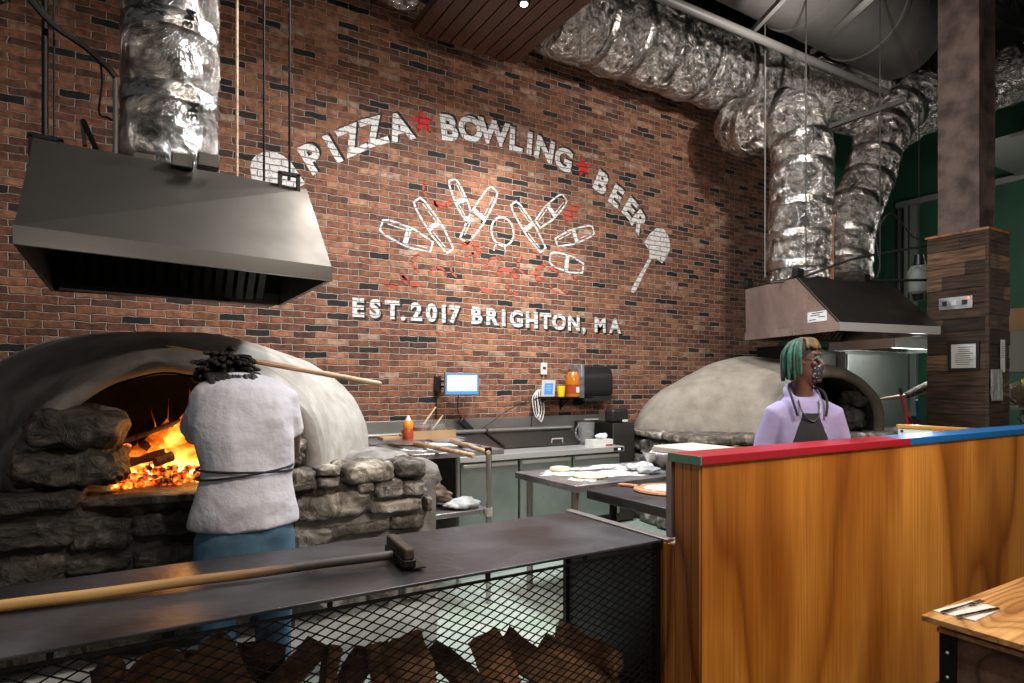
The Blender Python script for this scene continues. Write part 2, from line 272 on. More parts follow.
# ------------------------------------------------------------------ mesh builder
ORG = {}
class MB:
    def __init__(s): s.v = []; s.f = []
    def add(s, vs, fs):
        k = len(s.v); s.v += [Vector(p) for p in vs]; s.f += [[i+k for i in f] for f in fs]; return s
    def box(s, x0, x1, y0, y1, z0, z1):
        return s.add([(x0, y0, z0), (x1, y0, z0), (x1, y1, z0), (x0, y1, z0), (x0, y0, z1), (x1, y0, z1), (x1, y1, z1), (x0, y1, z1)],
                     [(0, 3, 2, 1), (4, 5, 6, 7), (0, 1, 5, 4), (1, 2, 6, 5), (2, 3, 7, 6), (3, 0, 4, 7)])
    def bar(s, a, b, w, h, up=(0, 0, 1)):
        a, b = Vector(a), Vector(b); d = (b-a).normalized(); up = Vector(up)
        if abs(d.dot(up)) > .98: up = Vector((0, 1, 0))
        sd = d.cross(up).normalized()*w/2; u = sd.cross(d).normalized()*h/2
        vs = [a-sd-u, a+sd-u, a+sd+u, a-sd+u, b-sd-u, b+sd-u, b+sd+u, b-sd+u]
        return s.add(vs, [(0, 1, 2, 3), (7, 6, 5, 4), (0, 4, 5, 1), (1, 5, 6, 2), (2, 6, 7, 3), (3, 7, 4, 0)])
    def tube(s, pts, r, n=10, cap=True, flat=1.0, closed=False):
        pts = [Vector(p) for p in pts]; m = len(pts)
        rs = r if isinstance(r, (list, tuple)) else [r]*m
        rings = []; ref = None
        for i, p in enumerate(pts):
            if closed: d = pts[(i+1) % m]-pts[i-1]
            else: d = pts[min(i+1, m-1)]-pts[max(i-1, 0)]
            d.normalize()
            if ref is None:
                ref = Vector((0, 0, 1)) if abs(d.z) < .9 else Vector((1, 0, 0))
            a = d.cross(ref)
            if a.length < 1e-5: a = d.cross(Vector((0, 1, 0)))
            a.normalize(); b = a.cross(d).normalized(); ref = b
            rings.append([p+(a*math.cos(2*PI*k/n)+b*math.sin(2*PI*k/n)*flat)*rs[i] for k in range(n)])
        return s.loft(rings, cap, closed)
    def loft(s, rings, cap=True, closed=False):
        n = len(rings[0]); m = len(rings); vs = [p for r in rings for p in r]; fs = []
        for i in range(m if closed else m-1):
            j = (i+1) % m
            for k in range(n):
                l = (k+1) % n; fs.append((i*n+k, i*n+l, j*n+l, j*n+k))
        if cap and not closed:
            fs.append(tuple(range(n-1, -1, -1))); fs.append(tuple((m-1)*n+k for k in range(n)))
        return s.add(vs, fs)
    def ell(s, rows, n=20, ax=None):
        """rows: (centre, rx, ry) horizontal ellipses"""
        return s.loft([[Vector(c)+Vector((rx*math.cos(2*PI*k/n), ry*math.sin(2*PI*k/n), 0)) for k in range(n)] for c, rx, ry in rows])
    def lathe(s, prof, c=(0, 0, 0), n=24, cap=True):
        c = Vector(c)
        return s.loft([[c+Vector((r*math.cos(2*PI*k/n), r*math.sin(2*PI*k/n), z)) for k in range(n)] for r, z in prof], cap)
    def prism(s, poly, fn, t0, t1):
        """poly: list of 2D points, fn(x, y, t) -> point"""
        n = len(poly); vs = [fn(x, y, t0) for x, y in poly]+[fn(x, y, t1) for x, y in poly]
        fs = [tuple(range(n-1, -1, -1)), tuple(range(n, 2*n))]+[(k, (k+1) % n, n+(k+1) % n, n+k) for k in range(n)]
        return s.add(vs, fs)
    def sphere(s, c, r, n=16, m=10):
        rx, ry, rz = r if isinstance(r, (tuple, list)) else (r, r, r); c = Vector(c)
        return s.loft([[c+Vector((rx*math.sin(PI*i/m)*math.cos(2*PI*k/n), ry*math.sin(PI*i/m)*math.sin(2*PI*k/n), -rz*math.cos(PI*i/m))) for k in range(n)]
                       for i in [.12]+list(range(1, m))+[m-.12]])
    def rock(s, x0, x1, y0, y1, z0, z1, amp=.1, p=4.0, seed=0, n=9):
        """rounded rough stone filling a box"""
        c = Vector(((x0+x1)/2, (y0+y1)/2, (z0+z1)/2)); h = Vector((abs(x1-x0)/2, abs(y1-y0)/2, abs(z1-z0)/2))
        bm = bmesh.new(); bmesh.ops.create_cube(bm, size=2); bmesh.ops.subdivide_edges(bm, edges=bm.edges[:], cuts=n, use_grid_fill=True)
        k = len(s.v); mn = min(h)
        for v in bm.verts:
            q = v.co.copy(); L = (abs(q.x)**p+abs(q.y)**p+abs(q.z)**p)**(1/p); q /= L
            P = Vector((q.x*h.x, q.y*h.y, q.z*h.z))
            w = P*(3.2 if mn > .1 else 6)+Vector((seed*3.7, seed*1.3, seed*5.1))
            P += Vector((q.x, q.y, q.z)).normalized()*amp*mn*(noise.noise(w)*1.5+noise.noise(w*2.7)*.9+noise.noise(w*6)*.6-.8*abs(noise.noise(w*4.3+Vector((5, 1, 2)))))
            s.v.append(c+P)
        bm.verts.ensure_lookup_table()
        s.f += [[v.index+k for v in f.verts] for f in bm.faces]; bm.free(); return s
    def rot(s, ang, axis, piv, start=0):
        R = Matrix.Rotation(ang, 4, axis); piv = Vector(piv)
        for i in range(start, len(s.v)): s.v[i] = R @ (s.v[i]-piv)+piv
        return s
    def xf(s, Mx, start=0):
        for i in range(start, len(s.v)): s.v[i] = Mx @ s.v[i]
        return s
    def build(s, name, mat, parent=None, smooth=35, bevel=0.0, seg=2, origin=None, mods=None):
        if parent is not None: o0 = ORG[parent.name]
        elif origin is not None: o0 = Vector(origin)
        else:
            xs = [p.x for p in s.v]; ys = [p.y for p in s.v]; zs = [p.z for p in s.v]
            o0 = Vector(((min(xs)+max(xs))/2, (min(ys)+max(ys))/2, min(zs)))
        me = bpy.data.meshes.new(name); me.from_pydata([tuple(p-o0) for p in s.v], [], s.f); me.update()
        bm = bmesh.new(); bm.from_mesh(me); bmesh.ops.recalc_face_normals(bm, faces=bm.faces[:]); bm.to_mesh(me); bm.free()
        if smooth:
            me.polygons.foreach_set('use_smooth', [True]*len(me.polygons))
            if smooth < 180: me.set_sharp_from_angle(angle=math.radians(smooth))
        me.materials.append(MAT[mat] if isinstance(mat, str) else mat)
        o = bpy.data.objects.new(name, me); C.objects.link(o)
        if parent is not None: o.parent = parent
        else: o.location = o0
        ORG[o.name] = o0
        if bevel:
            b = o.modifiers.new('bevel', 'BEVEL'); b.width = bevel; b.segments = seg; b.limit_method = 'ANGLE'; b.angle_limit = .6
        return o
    def fuse(s, name, mat, parent=None, voxel=.012, it=6, **k):
        o = s.build(name, mat, parent, smooth=180, **k)
        r = o.modifiers.new('remesh', 'REMESH'); r.mode = 'VOXEL'; r.voxel_size = voxel; r.use_smooth_shade = True
        m = o.modifiers.new('smooth', 'SMOOTH'); m.iterations = it; m.factor = .6
        return o

def tag(o, label, cat, group=None, kind=None):
    o['label'] = label; o['category'] = cat
    if group: o['group'] = group
    if kind: o['kind'] = kind
    return o
def thing(name, label, cat, loc, group=None):
    o = bpy.data.objects.new(name, None); C.objects.link(o); o.location = loc; o.empty_display_size = .1
    ORG[o.name] = Vector(loc); return tag(o, label, cat, group)
def struct(mb, name, mat, **k):
    o = mb.build(name, mat, **k); o['kind'] = 'structure'; return o
def copy_tree(o, parent=None):
    c = o.copy(); C.objects.link(c); c.parent = parent
    for ch in list(o.children): copy_tree(ch, c)
    return c
def catenary(a, b, sag, n=12):
    a, b = Vector(a), Vector(b)
    return [a.lerp(b, i/n)-Vector((0, 0, sag*4*(i/n)*(1-i/n))) for i in range(n+1)]
def spline(pts, n=8):
    pts = [Vector(p) for p in pts]; P = [pts[0]]+pts+[pts[-1]]; out = []
    for i in range(1, len(P)-2):
        a, b, c, d = P[i-1:i+3]
        for k in range(n):
            t = k/n; out.append(.5*((2*b)+(c-a)*t+(2*a-5*b+4*c-d)*t*t+(3*b-a-3*c+d)*t**3))
    out.append(pts[-1]); return out
def text_mb(txt, size, M4, thick=.004, bold=.0, center=True, cap=True):
    """letters as a mesh in world space; local x right, y up, z out; size = cap height"""
    cu = bpy.data.curves.new('letters', 'FONT'); cu.body = txt; cu.size = size/.73; cu.extrude = thick/2; cu.offset = bold
    cu.resolution_u = 4
    if center: cu.align_x = 'CENTER'
    o = bpy.data.objects.new('letters', cu); C.objects.link(o); bpy.context.view_layer.update()
    me = bpy.data.meshes.new_from_object(o.evaluated_get(bpy.context.evaluated_depsgraph_get()))
    mb = MB(); mb.add([M4 @ v.co for v in me.vertices], [list(p.vertices) for p in me.polygons])
    bpy.data.objects.remove(o); bpy.data.curves.remove(cu); bpy.data.meshes.remove(me); return mb
def frame4(origin, x, y):
    x = Vector(x).normalized(); y = Vector(y); y = (y-x*y.dot(x)).normalized(); z = x.cross(y)
    m = Matrix((x, y, z)).transposed().to_4x4(); m.translation = Vector(origin); return m
# ================================================================== SETTING
WY = 6.4
struct(MB().box(-5, 13.0, 1.86, 6.9, -.1, 0), 'floor', 'floor')
struct(MB().box(-5, 8.95, WY, WY+.2, 0, 7.0), 'wall_back', 'brick')
struct(MB().box(8.95, 13.0, WY+.35, WY+.5, 0, 7.0), 'wall_back_green', 'green_wall')
struct(MB().box(12.8, 13.0, -6, WY+.35, 0, 7.0), 'wall_right', 'green_wall')
struct(MB().box(-5, 13.0, -6, 6.9, 7.0, 7.1), 'ceiling', 'ceiling')
# dining floor strip in front of the counter
struct(MB().box(-5, 13.0, -6, 1.86, -.25, -.15), 'floor_dining', 'dark_floor')
# roof joists
for i, y in enumerate((.8, 2.2, 3.6, 5.0)):
    m = MB().box(-5, 12.8, y-.06, y+.06, 6.86, 7.0); m.box(-5, 12.8, y-.06, y+.06, 6.44, 6.5)
    for k in range(44): m.bar((-5+k*.4, y, 6.5), (-4.8+k*.4, y, 6.86), .03, .03); m.bar((-4.8+k*.4, y, 6.86), (-4.6+k*.4, y, 6.5), .03, .03)
    struct(m, 'trim_%d' % (i+1), 'joist', smooth=0)
# white wall trims / conduits on the green wall
def vtrim(u, w, mat, name, label, cat='conduit'):
    p = atX(u, 200, 12.72); m = MB().box(12.70, 12.795, p.y-w/2, p.y+w/2, 1.0, 5.05)
    o = m.build(name, mat, bevel=.01); tag(o, label, cat); return o
vtrim(906, .07, 'cabinet', 'wall_conduit', 'thin grey vertical conduit on the green wall beside its wider twin')
vtrim(899, .05, 'pipe', 'wall_conduit', 'slim pale vertical pipe on the green wall nearest the foil duct')
vtrim(913, .12, 'cabinet', 'wall_channel', 'wide pale vertical channel on the green wall behind the steel column', 'conduit')
p0, p1 = atX(899, 130, 12.72), atX(1024, 118, 12.72)
tag(MB().box(12.68, 12.79, p1.y-1.4, p0.y+.05, 5.05, 5.16).build('wall_conduit', 'cabinet', bevel=.01), 'horizontal pale conduit crossing the top of the green wall', 'conduit')

# ---------------------------------------------------------------- mural
MY = WY-.0035
mural = thing('wall_mural', 'large painted pizza, bowling and beer mural on the brick wall', 'mural', (3.7, WY, 3.0))
def wl(u, v): p = atY(u, v, WY); return Vector((p.x, MY, p.z))
def put_letters(chars, cap, ups=None, part='painted_letter'):
    P = [wl(u, v) for _, u, v in chars]
    for i, (ch, u, v) in enumerate(chars):
        if ups is None:
            a = P[max(i-1, 0)]; b = P[min(i+1, len(P)-1)]; X = (b-a).normalized()
        else: X = Vector(ups)
        Y = Vector((-X.z, 0, X.x))
        if ch == '*':
            star = []
            for k in range(10):
                r = (.15 if k % 2 == 0 else .06)*cap/.27; an = PI/2+k*PI/5+.15; star.append((r*math.cos(an), r*math.sin(an)))
            MB().prism(star, lambda x, y, t, c=P[i]: Vector((c.x+x, t, c.z+y)), MY, MY+.003).build('painted_star', 'paint_red', mural, smooth=0)
            continue
        c = P[i]-Y*cap/2
        sh = text_mb(ch, cap*.99, frame4(c+Vector((.022, .0016, .018 if ups is None else -.022)), X, Y), .002, .017*cap/.27)
        fo = text_mb(ch, cap*.97, frame4(c, X, Y), .002, .016*cap/.27)
        f = fo.build(part, 'paint_white', mural, smooth=0)
        s_ = sh.build('letter_shadow', 'paint_black', mural, smooth=0)
        s_.parent = f; s_['label'] = 'black drop shadow of the letter'
put_letters([('P', 311, 157.4), ('I', 332, 147.6), ('Z', 351, 139), ('Z', 373, 130.6), ('A', 399, 126), ('*', 422.6, 122), ('B', 448.3, 126.6),
             ('O', 470.3, 127.8), ('W', 494, 131.5), ('L', 515.4, 138.8), ('I', 529.6, 142.5), ('N', 544.7, 148.6), ('G', 563.8, 158.3), ('*', 583.3, 167.6),
             ('B', 601.3, 181.5), ('E', 616.2, 194.9), ('E', 630, 207.2), ('R', 639, 220.5)], .285)
put_letters([('E', 357.7, 306.6), ('S', 375, 307.8), ('T', 392.3, 309.0), ('.', 403, 310.4), ('2', 416.3, 310.9), ('0', 431.4, 311.9), ('1', 443.6, 312.9),
             ('7', 454, 313.5), ('B', 476.2, 314.7), ('R', 491.5, 315.8), ('I', 503.5, 317), ('G', 516.4, 318), ('H', 531.7, 319.2), ('T', 545.5, 320.3),
             ('O', 559, 321.2), ('N', 573.7, 322.3), (',', 584, 323.2), ('M', 600, 324.3), ('A', 615, 325.2)], .195, ups=(1, 0, 0))
def stroke(pts, w, mat, name, closed=False, taper=False):
    """painted line on the wall"""
    m = MB(); P = [Vector(p) for p in pts]; n = len(P)
    if not closed and n == 2: P = [P[0], P[0].lerp(P[1], .5), P[1]]; n = 3
    L_, R_ = [], []
    for i in range(n):
        if closed: a, b = P[i-1], P[(i+1) % n]
        else: a, b = P[max(i-1, 0)], P[min(i+1, n-1)]
        d0 = (P[i]-a); d1 = (b-P[i]); d0 = d0 if d0.length > 1e-5 else d1; d1 = d1 if d1.length > 1e-5 else d0
        d0.normalize(); d1.normalize(); d = (d0+d1).normalized(); q = Vector((-d.z, 0, d.x)); k = min(1.8, 1/max(.3, abs(q.dot(Vector((-d0.z, 0, d0.x))))))
        L_.append(P[i]+q*w/2*k); R_.append(P[i]-q*w/2*k)
    y = Vector((0, .003, 0)); m.add(L_+R_+[p+y for p in L_]+[p+y for p in R_], [])
    for i in range(n if closed else n-1):
        j = (i+1) % n; m.f += [[i, j, n+j, n+i], [2*n+i, 3*n+i, 3*n+j, 2*n+j], [i, 2*n+i, 2*n+j, j], [n+i, n+j, 3*n+j, 3*n+i]]
    if not closed: m.f += [[0, n, 3*n, 2*n], [n-1, 3*n-1, 4*n-1, 2*n-1]]
    return m.build(name, mat, mural, smooth=0)
def c3(x, y): return wl(370+x*.2344, 160+y*.2344)
for ax, ay, bx, by, w in [(48, 278, 262, 372, .30), (200, 170, 342, 388, .25), (350, 85, 425, 262, .22), (530, 125, 400, 345, .27), (612, 185, 738, 385, .25),
                          (830, 160, 715, 275, .26), (952, 298, 795, 352, .25), (768, 418, 908, 462, .30)]:
    w *= .68; a, b = c3(ax, ay), c3(bx, by); d = b-a; Ln = d.length; d.normalize(); q = Vector((-d.z, 0, d.x))
    prof = [(0, .28), (.10, .42), (.35, .50), (.62, .52), (.90, .36), (1.0, .30)]
    pts = [a+d*Ln*t+q*w*h for t, h in prof]+[a+d*Ln*t-q*w*h for t, h in reversed(prof)]
    pin = stroke(pts, .021, 'paint_white', 'bowling_pin_outline', closed=True)
    for t, ww in ((.50, .055),): 
        s_ = stroke([a+d*Ln*t+q*w*.5, a+d*Ln*t-q*w*.5], ww, 'paint_white', 'pin_band')
    stroke([a+d*Ln*.1+q*w*.2, a+d*Ln*.44+q*w*.3], .010, 'paint_white', 'pin_detail_line')
    stroke([a+d*Ln*.58-q*w*.3, a+d*Ln*.92-q*w*.15], .010, 'paint_white', 'pin_detail_line')
cc = c3(565, 305); stroke([cc+Vector((.155*math.cos(k*PI/10), 0, .17*math.sin(k*PI/10))) for k in range(20)], .022, 'paint_white', 'ball_outline', closed=True)
cc = c3(553, 390); stroke([cc+Vector((.08*math.cos(k*PI/10), 0, .10*math.sin(k*PI/10))) for k in range(0, 11)], .015, 'paint_white', 'ball_outline')
for cx, cy, r, a0, a1 in [(262, 130, .10, 2, 6), (300, 150, .14, 4, 7.5), (310, 180, .10, 3, 5), (425, 395, .13, 0, 4), (470, 400, .10, 3, 6), (440, 430, .10, 1, 4.5),
                          (225, 440, .12, 2, 6), (290, 490, .10, 0, 5), (190, 480, .16, 3.5, 6), (100, 490, .14, 4, 5.8), (160, 480, .08, 3, 6), (385, 465, .12, 3, 5.2), (535, 455, .12, 1, 5),
                          (580, 510, .14, 0, 4.4), (620, 535, .12, 3, 6.3), (500, 520, .13, 4, 6), (665, 450, .12, 2, 6), (700, 420, .11, 0, 3), (745, 490, .13, 1.5, 6),
                          (775, 500, .12, 0, 3.3), (800, 530, .12, 3.3, 6), (850, 520, .12, 0, 2.2), (840, 530, .12, 3.6, 5.6)]:
    c = c3(cx, cy); a1 = a0+(a1-a0)*.6; stroke([c+Vector((r*math.cos(a0+(a1-a0)*k/8), 0, r*.85*math.sin(a0+(a1-a0)*k/8))) for k in range(9)], .028+.022*(r > .12), 'paint_fade', 'faded_flame_stroke')
c = c3(858, 226); MB().prism([(-.13, -.10), (-.05, -.12), (.10, .02), (.15, .13), (.02, .10), (-.12, .02)], lambda x, y, t: Vector((c.x+x, t, c.z+y)), MY, MY+.003).build('painted_flame', 'paint_fade', mural, smooth=0)
pl = [(52, 400), (60, 360), (85, 332), (120, 318), (180, 318), (225, 340), (262, 372), (290, 415), (335, 480), (300, 497), (240, 520), (200, 540), (120, 530), (60, 460)]
pts = [wl(240+x*.1953, 90+y*.1953) for x, y in pl]
MB().prism([(p.x, p.z) for p in pts], lambda x, y, t: Vector((x, t, y)), MY, MY+.003).build('peel_silhouette', 'paint_white', mural, smooth=0)
pl = [(335, 385), (365, 335), (400, 305), (440, 310), (462, 345), (473, 385), (470, 420), (455, 455), (430, 490), (400, 465), (378, 465), (350, 515), (292, 635), (280, 645), (268, 640), (270, 622), (328, 520), (362, 458), (365, 425), (348, 400)]
pts = [wl(580+x*.1905, 170+y*.1905) for x, y in pl]
MB().prism([(p.x, p.z) for p in pts], lambda x, y, t: Vector((x, t, y)), MY, MY+.003).build('peel_silhouette', 'paint_white', mural, smooth=0)

# ---------------------------------------------------------------- slatted timber ceiling panel with a downlight
X0, X1, Zp = 2.45, 3.72, 5.28
tp = thing('slatted_ceiling_panel', 'dark timber slatted panel hung under the ceiling above the mural', 'ceiling panel', (3.1, 4.6, Zp))
m = MB()
for k in range(9):
    a = X0+(X1-X0)*k/9; m.box(a+.008, a+(X1-X0)/9-.008, 2.3, 6.05, Zp, Zp+.03)
m.build('slat_board', 'ceil_wood', tp, smooth=0)
MB().box(X0, X1, 2.3, 6.05, Zp+.03, Zp+.09).build('backing_board', 'ceil_wood', tp, smooth=0)
for x in (X0+.2, X1-.2):
    for y in (2.8, 5.6): MB().tube([(x, y, Zp+.09), (x, y, 7.0)], .012, 6).build('hanger_rod', 'black_metal', tp)
p = atZ(524, 2, Zp)
dl = thing('downlight', 'small round downlight glowing in the timber ceiling panel', 'light', (p.x, p.y, Zp-.02))
MB().lathe([(.0, 0), (.06, 0), (.065, .02), (0, .02)], (p.x, p.y, Zp-.02)).build('lamp_rim', 'black_metal', dl)
MB().lathe([(.0, 0), (.035, 0), (.035, .004), (0, .004)], (p.x, p.y, Zp-.026)).build('lamp_lens', 'lamp', dl)

# ---------------------------------------------------------------- foil wrapped ducts
def duct(name, label, path, r, step=.55, marks=(), seed=0, ns=6, group=None, bands=True):
    pts = spline(path, ns); base = min(pts, key=lambda q: q.z)
    t = thing(name, label, 'duct', base, group)
    # resample
    d = [0]
    for a, b in zip(pts, pts[1:]): d.append(d[-1]+(b-a).length)
    def pos(s):
        s = max(0, min(d[-1], s))
        for i in range(len(d)-1):
            if s <= d[i+1]: return pts[i].lerp(pts[i+1], (s-d[i])/max(d[i+1]-d[i], 1e-6))
        return pts[-1]
    N = int(d[-1]/.05); P = [pos(i*d[-1]/N) for i in range(N+1)]
    R = [r*(1+.07*math.sin(PI*((i*d[-1]/N) % step)/step)+.03*noise.noise(Vector((i*.25, seed, 0)))) for i in range(N+1)]
    m = MB(); m.tube(P, R, 40)
    for i, v in enumerate(m.v):
        m.v[i] = v+Vector((noise.noise(v*5+Vector((seed, 0, 0))), noise.noise(v*5+Vector((0, seed, 9))), noise.noise(v*5+Vector((4, 0, seed)))))*r*.05 \
            + Vector((noise.noise(v*14), noise.noise(v*14+Vector((0, 7, 0))), noise.noise(v*14+Vector((5, 0, 0)))))*r*.055
    m.build('foil_jacket', 'foil', t, smooth=60)
    s = step
    while s < d[-1]-.1 and bands:
        a, b = pos(s-.045), pos(s+.045)
        MB().tube([a, a.lerp(b, .5), b], [r*1.055, r*1.085, r*1.055], 36).build('foil_band', 'strap', t, smooth=60)
        s += step*(.8+.4*random.random())
    for u, v, dd, sz, ang in marks:
        c = atd(u, v, dd); fw = Vector((-ST, -CT, 0)); rt = Vector((CT, -ST, 0))
        X = rt*math.cos(ang)+Vector((0, 0, 1))*math.sin(ang); Y = -rt*math.sin(ang)+Vector((0, 0, 1))*math.cos(ang)
        mk = text_mb('3M', sz, frame4(c, X, Y), .004, .002).build('printed_mark', 'ink', t, smooth=0)
        sw = mk.modifiers.new('wrap', 'SHRINKWRAP'); sw.target = t.children[0]; sw.wrap_method = 'PROJECT'; sw.use_negative_direction = True; sw.use_positive_direction = True
        sw.use_project_z = False; sw.use_project_y = True; sw.offset = .006; sw.wrap_mode = 'ABOVE_SURFACE'; mk['label'] = 'black printed maker mark'
    return t
# left vertical duct
pL = atd(171, 170, 3.5)
duct('foil_duct', 'shiny foil-wrapped duct rising from the left-hand steel hood', [(pL.x-.01, pL.y, 2.768), (pL.x, pL.y, 3.4), (pL.x, pL.y, 4.3), (pL.x, pL.y, 5.6), (pL.x, pL.y, 6.9)], .232, .42, seed=3,
     marks=[(198, 112, 3.25, .055, 1.45), (194, 20, 3.2, .055, 1.3)])
# trunk along the top of the brick wall
duct('foil_duct', 'long thick foil-wrapped trunk duct running along the top of the brick wall', [(3.95, 5.72, 5.86), (5.2, 5.72, 5.86), (6.6, 5.72, 5.86), (7.8, 5.65, 5.9), (8.8, 5.2, 5.8), (9.8, 4.7, 5.6)], .47, .62, seed=5, ns=8)
# elbow dropping to the right hood
E = [atd(738, 124, 8.3), atd(752, 130, 8.0), atd(772, 120, 7.75), atd(791, 122, 7.6), atd(801, 150, 7.5), atd(801, 190, 7.46), atd(799, 235, 7.44), atd(799, 282, 7.44)]
duct('foil_duct', 'foil-wrapped elbow duct dropping straight to the right-hand steel hood', E, .335, .40, seed=8, marks=[(811, 220, 7.1, .13, 1.4), (815, 137, 7.1, .12, 0)], ns=8)
E2 = [atd(925, 92, 8.4), atd(900, 112, 8.35), atd(880, 140, 8.3), atd(868, 180, 8.25), atd(853, 215, 8.15), atd(846, 250, 8.1), atd(845, 282, 8.0)]
duct('foil_duct', 'second foil-wrapped duct slanting down behind the straight drop to the hood', E2, .30, .40, seed=11, marks=[(853, 183, 7.9, .10, .5)], ns=8)
duct('foil_duct', 'foil-wrapped duct running behind the steel column under the ceiling', [atd(905, 112, 8.9), atd(950, 98, 8.6), atd(1000, 80, 8.3), atd(1060, 55, 8.0), atd(1120, 30, 7.8)], .36, .5, seed=14)
duct('foil_duct', 'short foil-wrapped duct end at the ceiling beside the slatted timber panel', [(1.7, 5.9, 5.68), (2.1, 5.9, 5.66), (2.42, 5.9, 5.66)], .22, .4, seed=17)
# large grey spiral duct high up
sd = thing('spiral_duct', 'huge dull grey round duct high under the ceiling', 'duct', (7, 3.6, 6.0))
a, b = atd(640, -60, 6.2), atd(880, 22, 8.6); a.z = 6.3; b.z = 6.3; a.y -= .3; b.y -= .3
MB().tube([a, a.lerp(b, .25), a.lerp(b, .5), a.lerp(b, .75), b], .55, 40).build('duct_shell', 'spiral', sd, smooth=50)
for t_ in (.22, .5, .78):
    c = a.lerp(b, t_); dv = (b-a).normalized()*.03
    MB().tube([c-dv, c+dv], .57, 40).build('duct_joint_ring', 'spiral', sd, smooth=50)
# white pipe, cross struts, drop rods
pa, pb = atY(640, -12, 4.5), atY(960, 124, 4.5)
tag(MB().tube([pa, pb], .045, 14).build('ceiling_pipe', 'pipe'), 'long pale painted pipe running under the ceiling in front of the foil duct', 'pipe')
for (u, v, d, u2, v2, d2), lb in zip([(740, 45, 7.5, 800, -20, 5.5), (812, 52, 8.1, 880, -10, 6.0)],
                             ['steel strut crossing above the pale ceiling pipe, nearer the brick wall', 'steel strut crossing above the pale ceiling pipe, nearer the steel column']):
    tag(MB().bar(atd(u, v, d), atd(u2, v2, d2), .05, .05).build('ceiling_strut', 'pipe', smooth=0), lb, 'strut')
tag(MB().bar(atd(770, 148, 8.0), atd(905, 100, 7.2), .05, .05).build('ceiling_strut', 'joist', smooth=0), 'dark strut slanting in front of the foil elbow ducts', 'strut')
def rod(u, v0, d, mat, label, r=.008, ztop=7.0, zb=None):
    p = atd(u, v0, d); z = p.z if zb is None else zb
    return tag(MB().tube([(p.x, p.y, z), (p.x, p.y, ztop)], r, 8).build('hanging_rod', mat), label, 'rod')

# ---------------------------------------------------------------- steel hoods
def hood(name, label, P, zb, zl, zt, setb, mats, duct_c=None):
    """P: four floor corners FL, FR, BR, BL; front leans back by setb"""
    FL, FR, BR, BL = [Vector((q[0], q[1], 0)) for q in P]
    c = (FL+FR+BR+BL)/4; t = thing(name, label, 'hood', (c.x, c.y, zb))
    Z = lambda p, z: Vector((p.x, p.y, z))
    T = .02
    def inset(k):
        return [c+(q-c)*k for q in (FL, FR, BR, BL)]
    I = inset(.965)
    m = MB()   # band round the bottom
    o = [Z(q, zb) for q in (FL, FR, BR, BL)]+[Z(q, zl) for q in (FL, FR, BR, BL)]+[Z(q, zb) for q in I]+[Z(q, zl) for q in I]
    f = []
    for k in range(4):
        j = (k+1) % 4; f.append([(k, j, 4+j, 4+k), (8+k, 12+k, 12+j, 8+j), (k, 8+k, 8+j, j), (4+k, 4+j, 12+j, 12+k), (k, 4+k, 12+k, 8+k), (j, 8+j, 12+j, 4+j)])
    for k in range(4):
        idx = sorted({i for q in f[k] for i in q}); mp_ = {a: b for b, a in enumerate(idx)}
        MB().add([o[i] for i in idx], [tuple(mp_[i] for i in q) for q in f[k]]).build('hood_lip' if k == 0 else 'hood_rim', mats[1] if k == 0 else mats[2], t, smooth=0)
    up = [FL+(BL-FL)*setb, FR+(BR-FR)*setb, BR, BL]
    base = inset(.995); top = [Z(q, zt) for q in up]; 
    m = MB().add([Z(base[0], zl), Z(base[1], zl), top[1], top[0]]+[p+Vector((0, .012, -.012)) for p in (Z(base[0], zl), Z(base[1], zl), top[1], top[0])],
                 [(0, 1, 2, 3), (7, 6, 5, 4), (0, 4, 5, 1), (1, 5, 6, 2), (2, 6, 7, 3), (3, 7, 4, 0)])
    m.build('front_panel', mats[0], t, smooth=0)
    for a, b, tt in ((0, 3, 'side_panel'), (1, 2, 'side_panel')):
        q = [Z(base[a], zl), Z(base[b], zl), top[b], top[a]]; nn = (c-base[a]); nn = (I[a]+I[b])/2-(base[a]+base[b])/2; nn.normalize(); nn *= .012
        MB().add(q+[p+nn for p in q], [(0, 1, 2, 3), (7, 6, 5, 4), (0, 4, 5, 1), (1, 5, 6, 2), (2, 6, 7, 3), (3, 7, 4, 0)]).build(tt, mats[2], t, smooth=0)
    q = [Z(base[2], zb), Z(base[3], zb), top[3], top[2]]; nn = (FL-BL).normalized()*.015
    MB().add(q+[p+nn for p in q], [(0, 1, 2, 3), (7, 6, 5, 4), (0, 4, 5, 1), (1, 5, 6, 2), (2, 6, 7, 3), (3, 7, 4, 0)]).build('back_panel', mats[3], t, smooth=0)
    q = top; MB().add(q+[p-Vector((0, 0, .015)) for p in q], [(0, 1, 2, 3), (7, 6, 5, 4), (0, 4, 5, 1), (1, 5, 6, 2), (2, 6, 7, 3), (3, 7, 4, 0)]).build('top_panel', mats[3], t, smooth=0)
    # baffle filters: slanted row of ribs inside, towards the back
    ex = (FR-FL).normalized(); ey = (BL-FL).normalized(); W = (FR-FL).length; D = (BL-FL).length
    n = 16; m = MB()
    for k in range(n):
        x = .12+(W-.24)*(k+.5)/n
        a = Z(FL+ex*x+ey*(D*.86), zb+.03); b = Z(FL+ex*x+ey*(D*.52), zt-.12); w = (W-.24)/n*.62
        s0 = len(m.v); m.bar(a, b, w, .02)
    m.build('grease_filter', mats[4], t, smooth=0)
    m = MB(); a = Z(FL+ex*.05+ey*(D*.90), zb+.015); b = Z(FL+ex*(W-.05)+ey*(D*.90), zb+.015); m.bar(a, b, .09, .03)
    m.build('grease_trough', mats[4], t, smooth=0)
    return t, FL, ex, ey, W, D, up
XL0, XL1 = -.40, .86
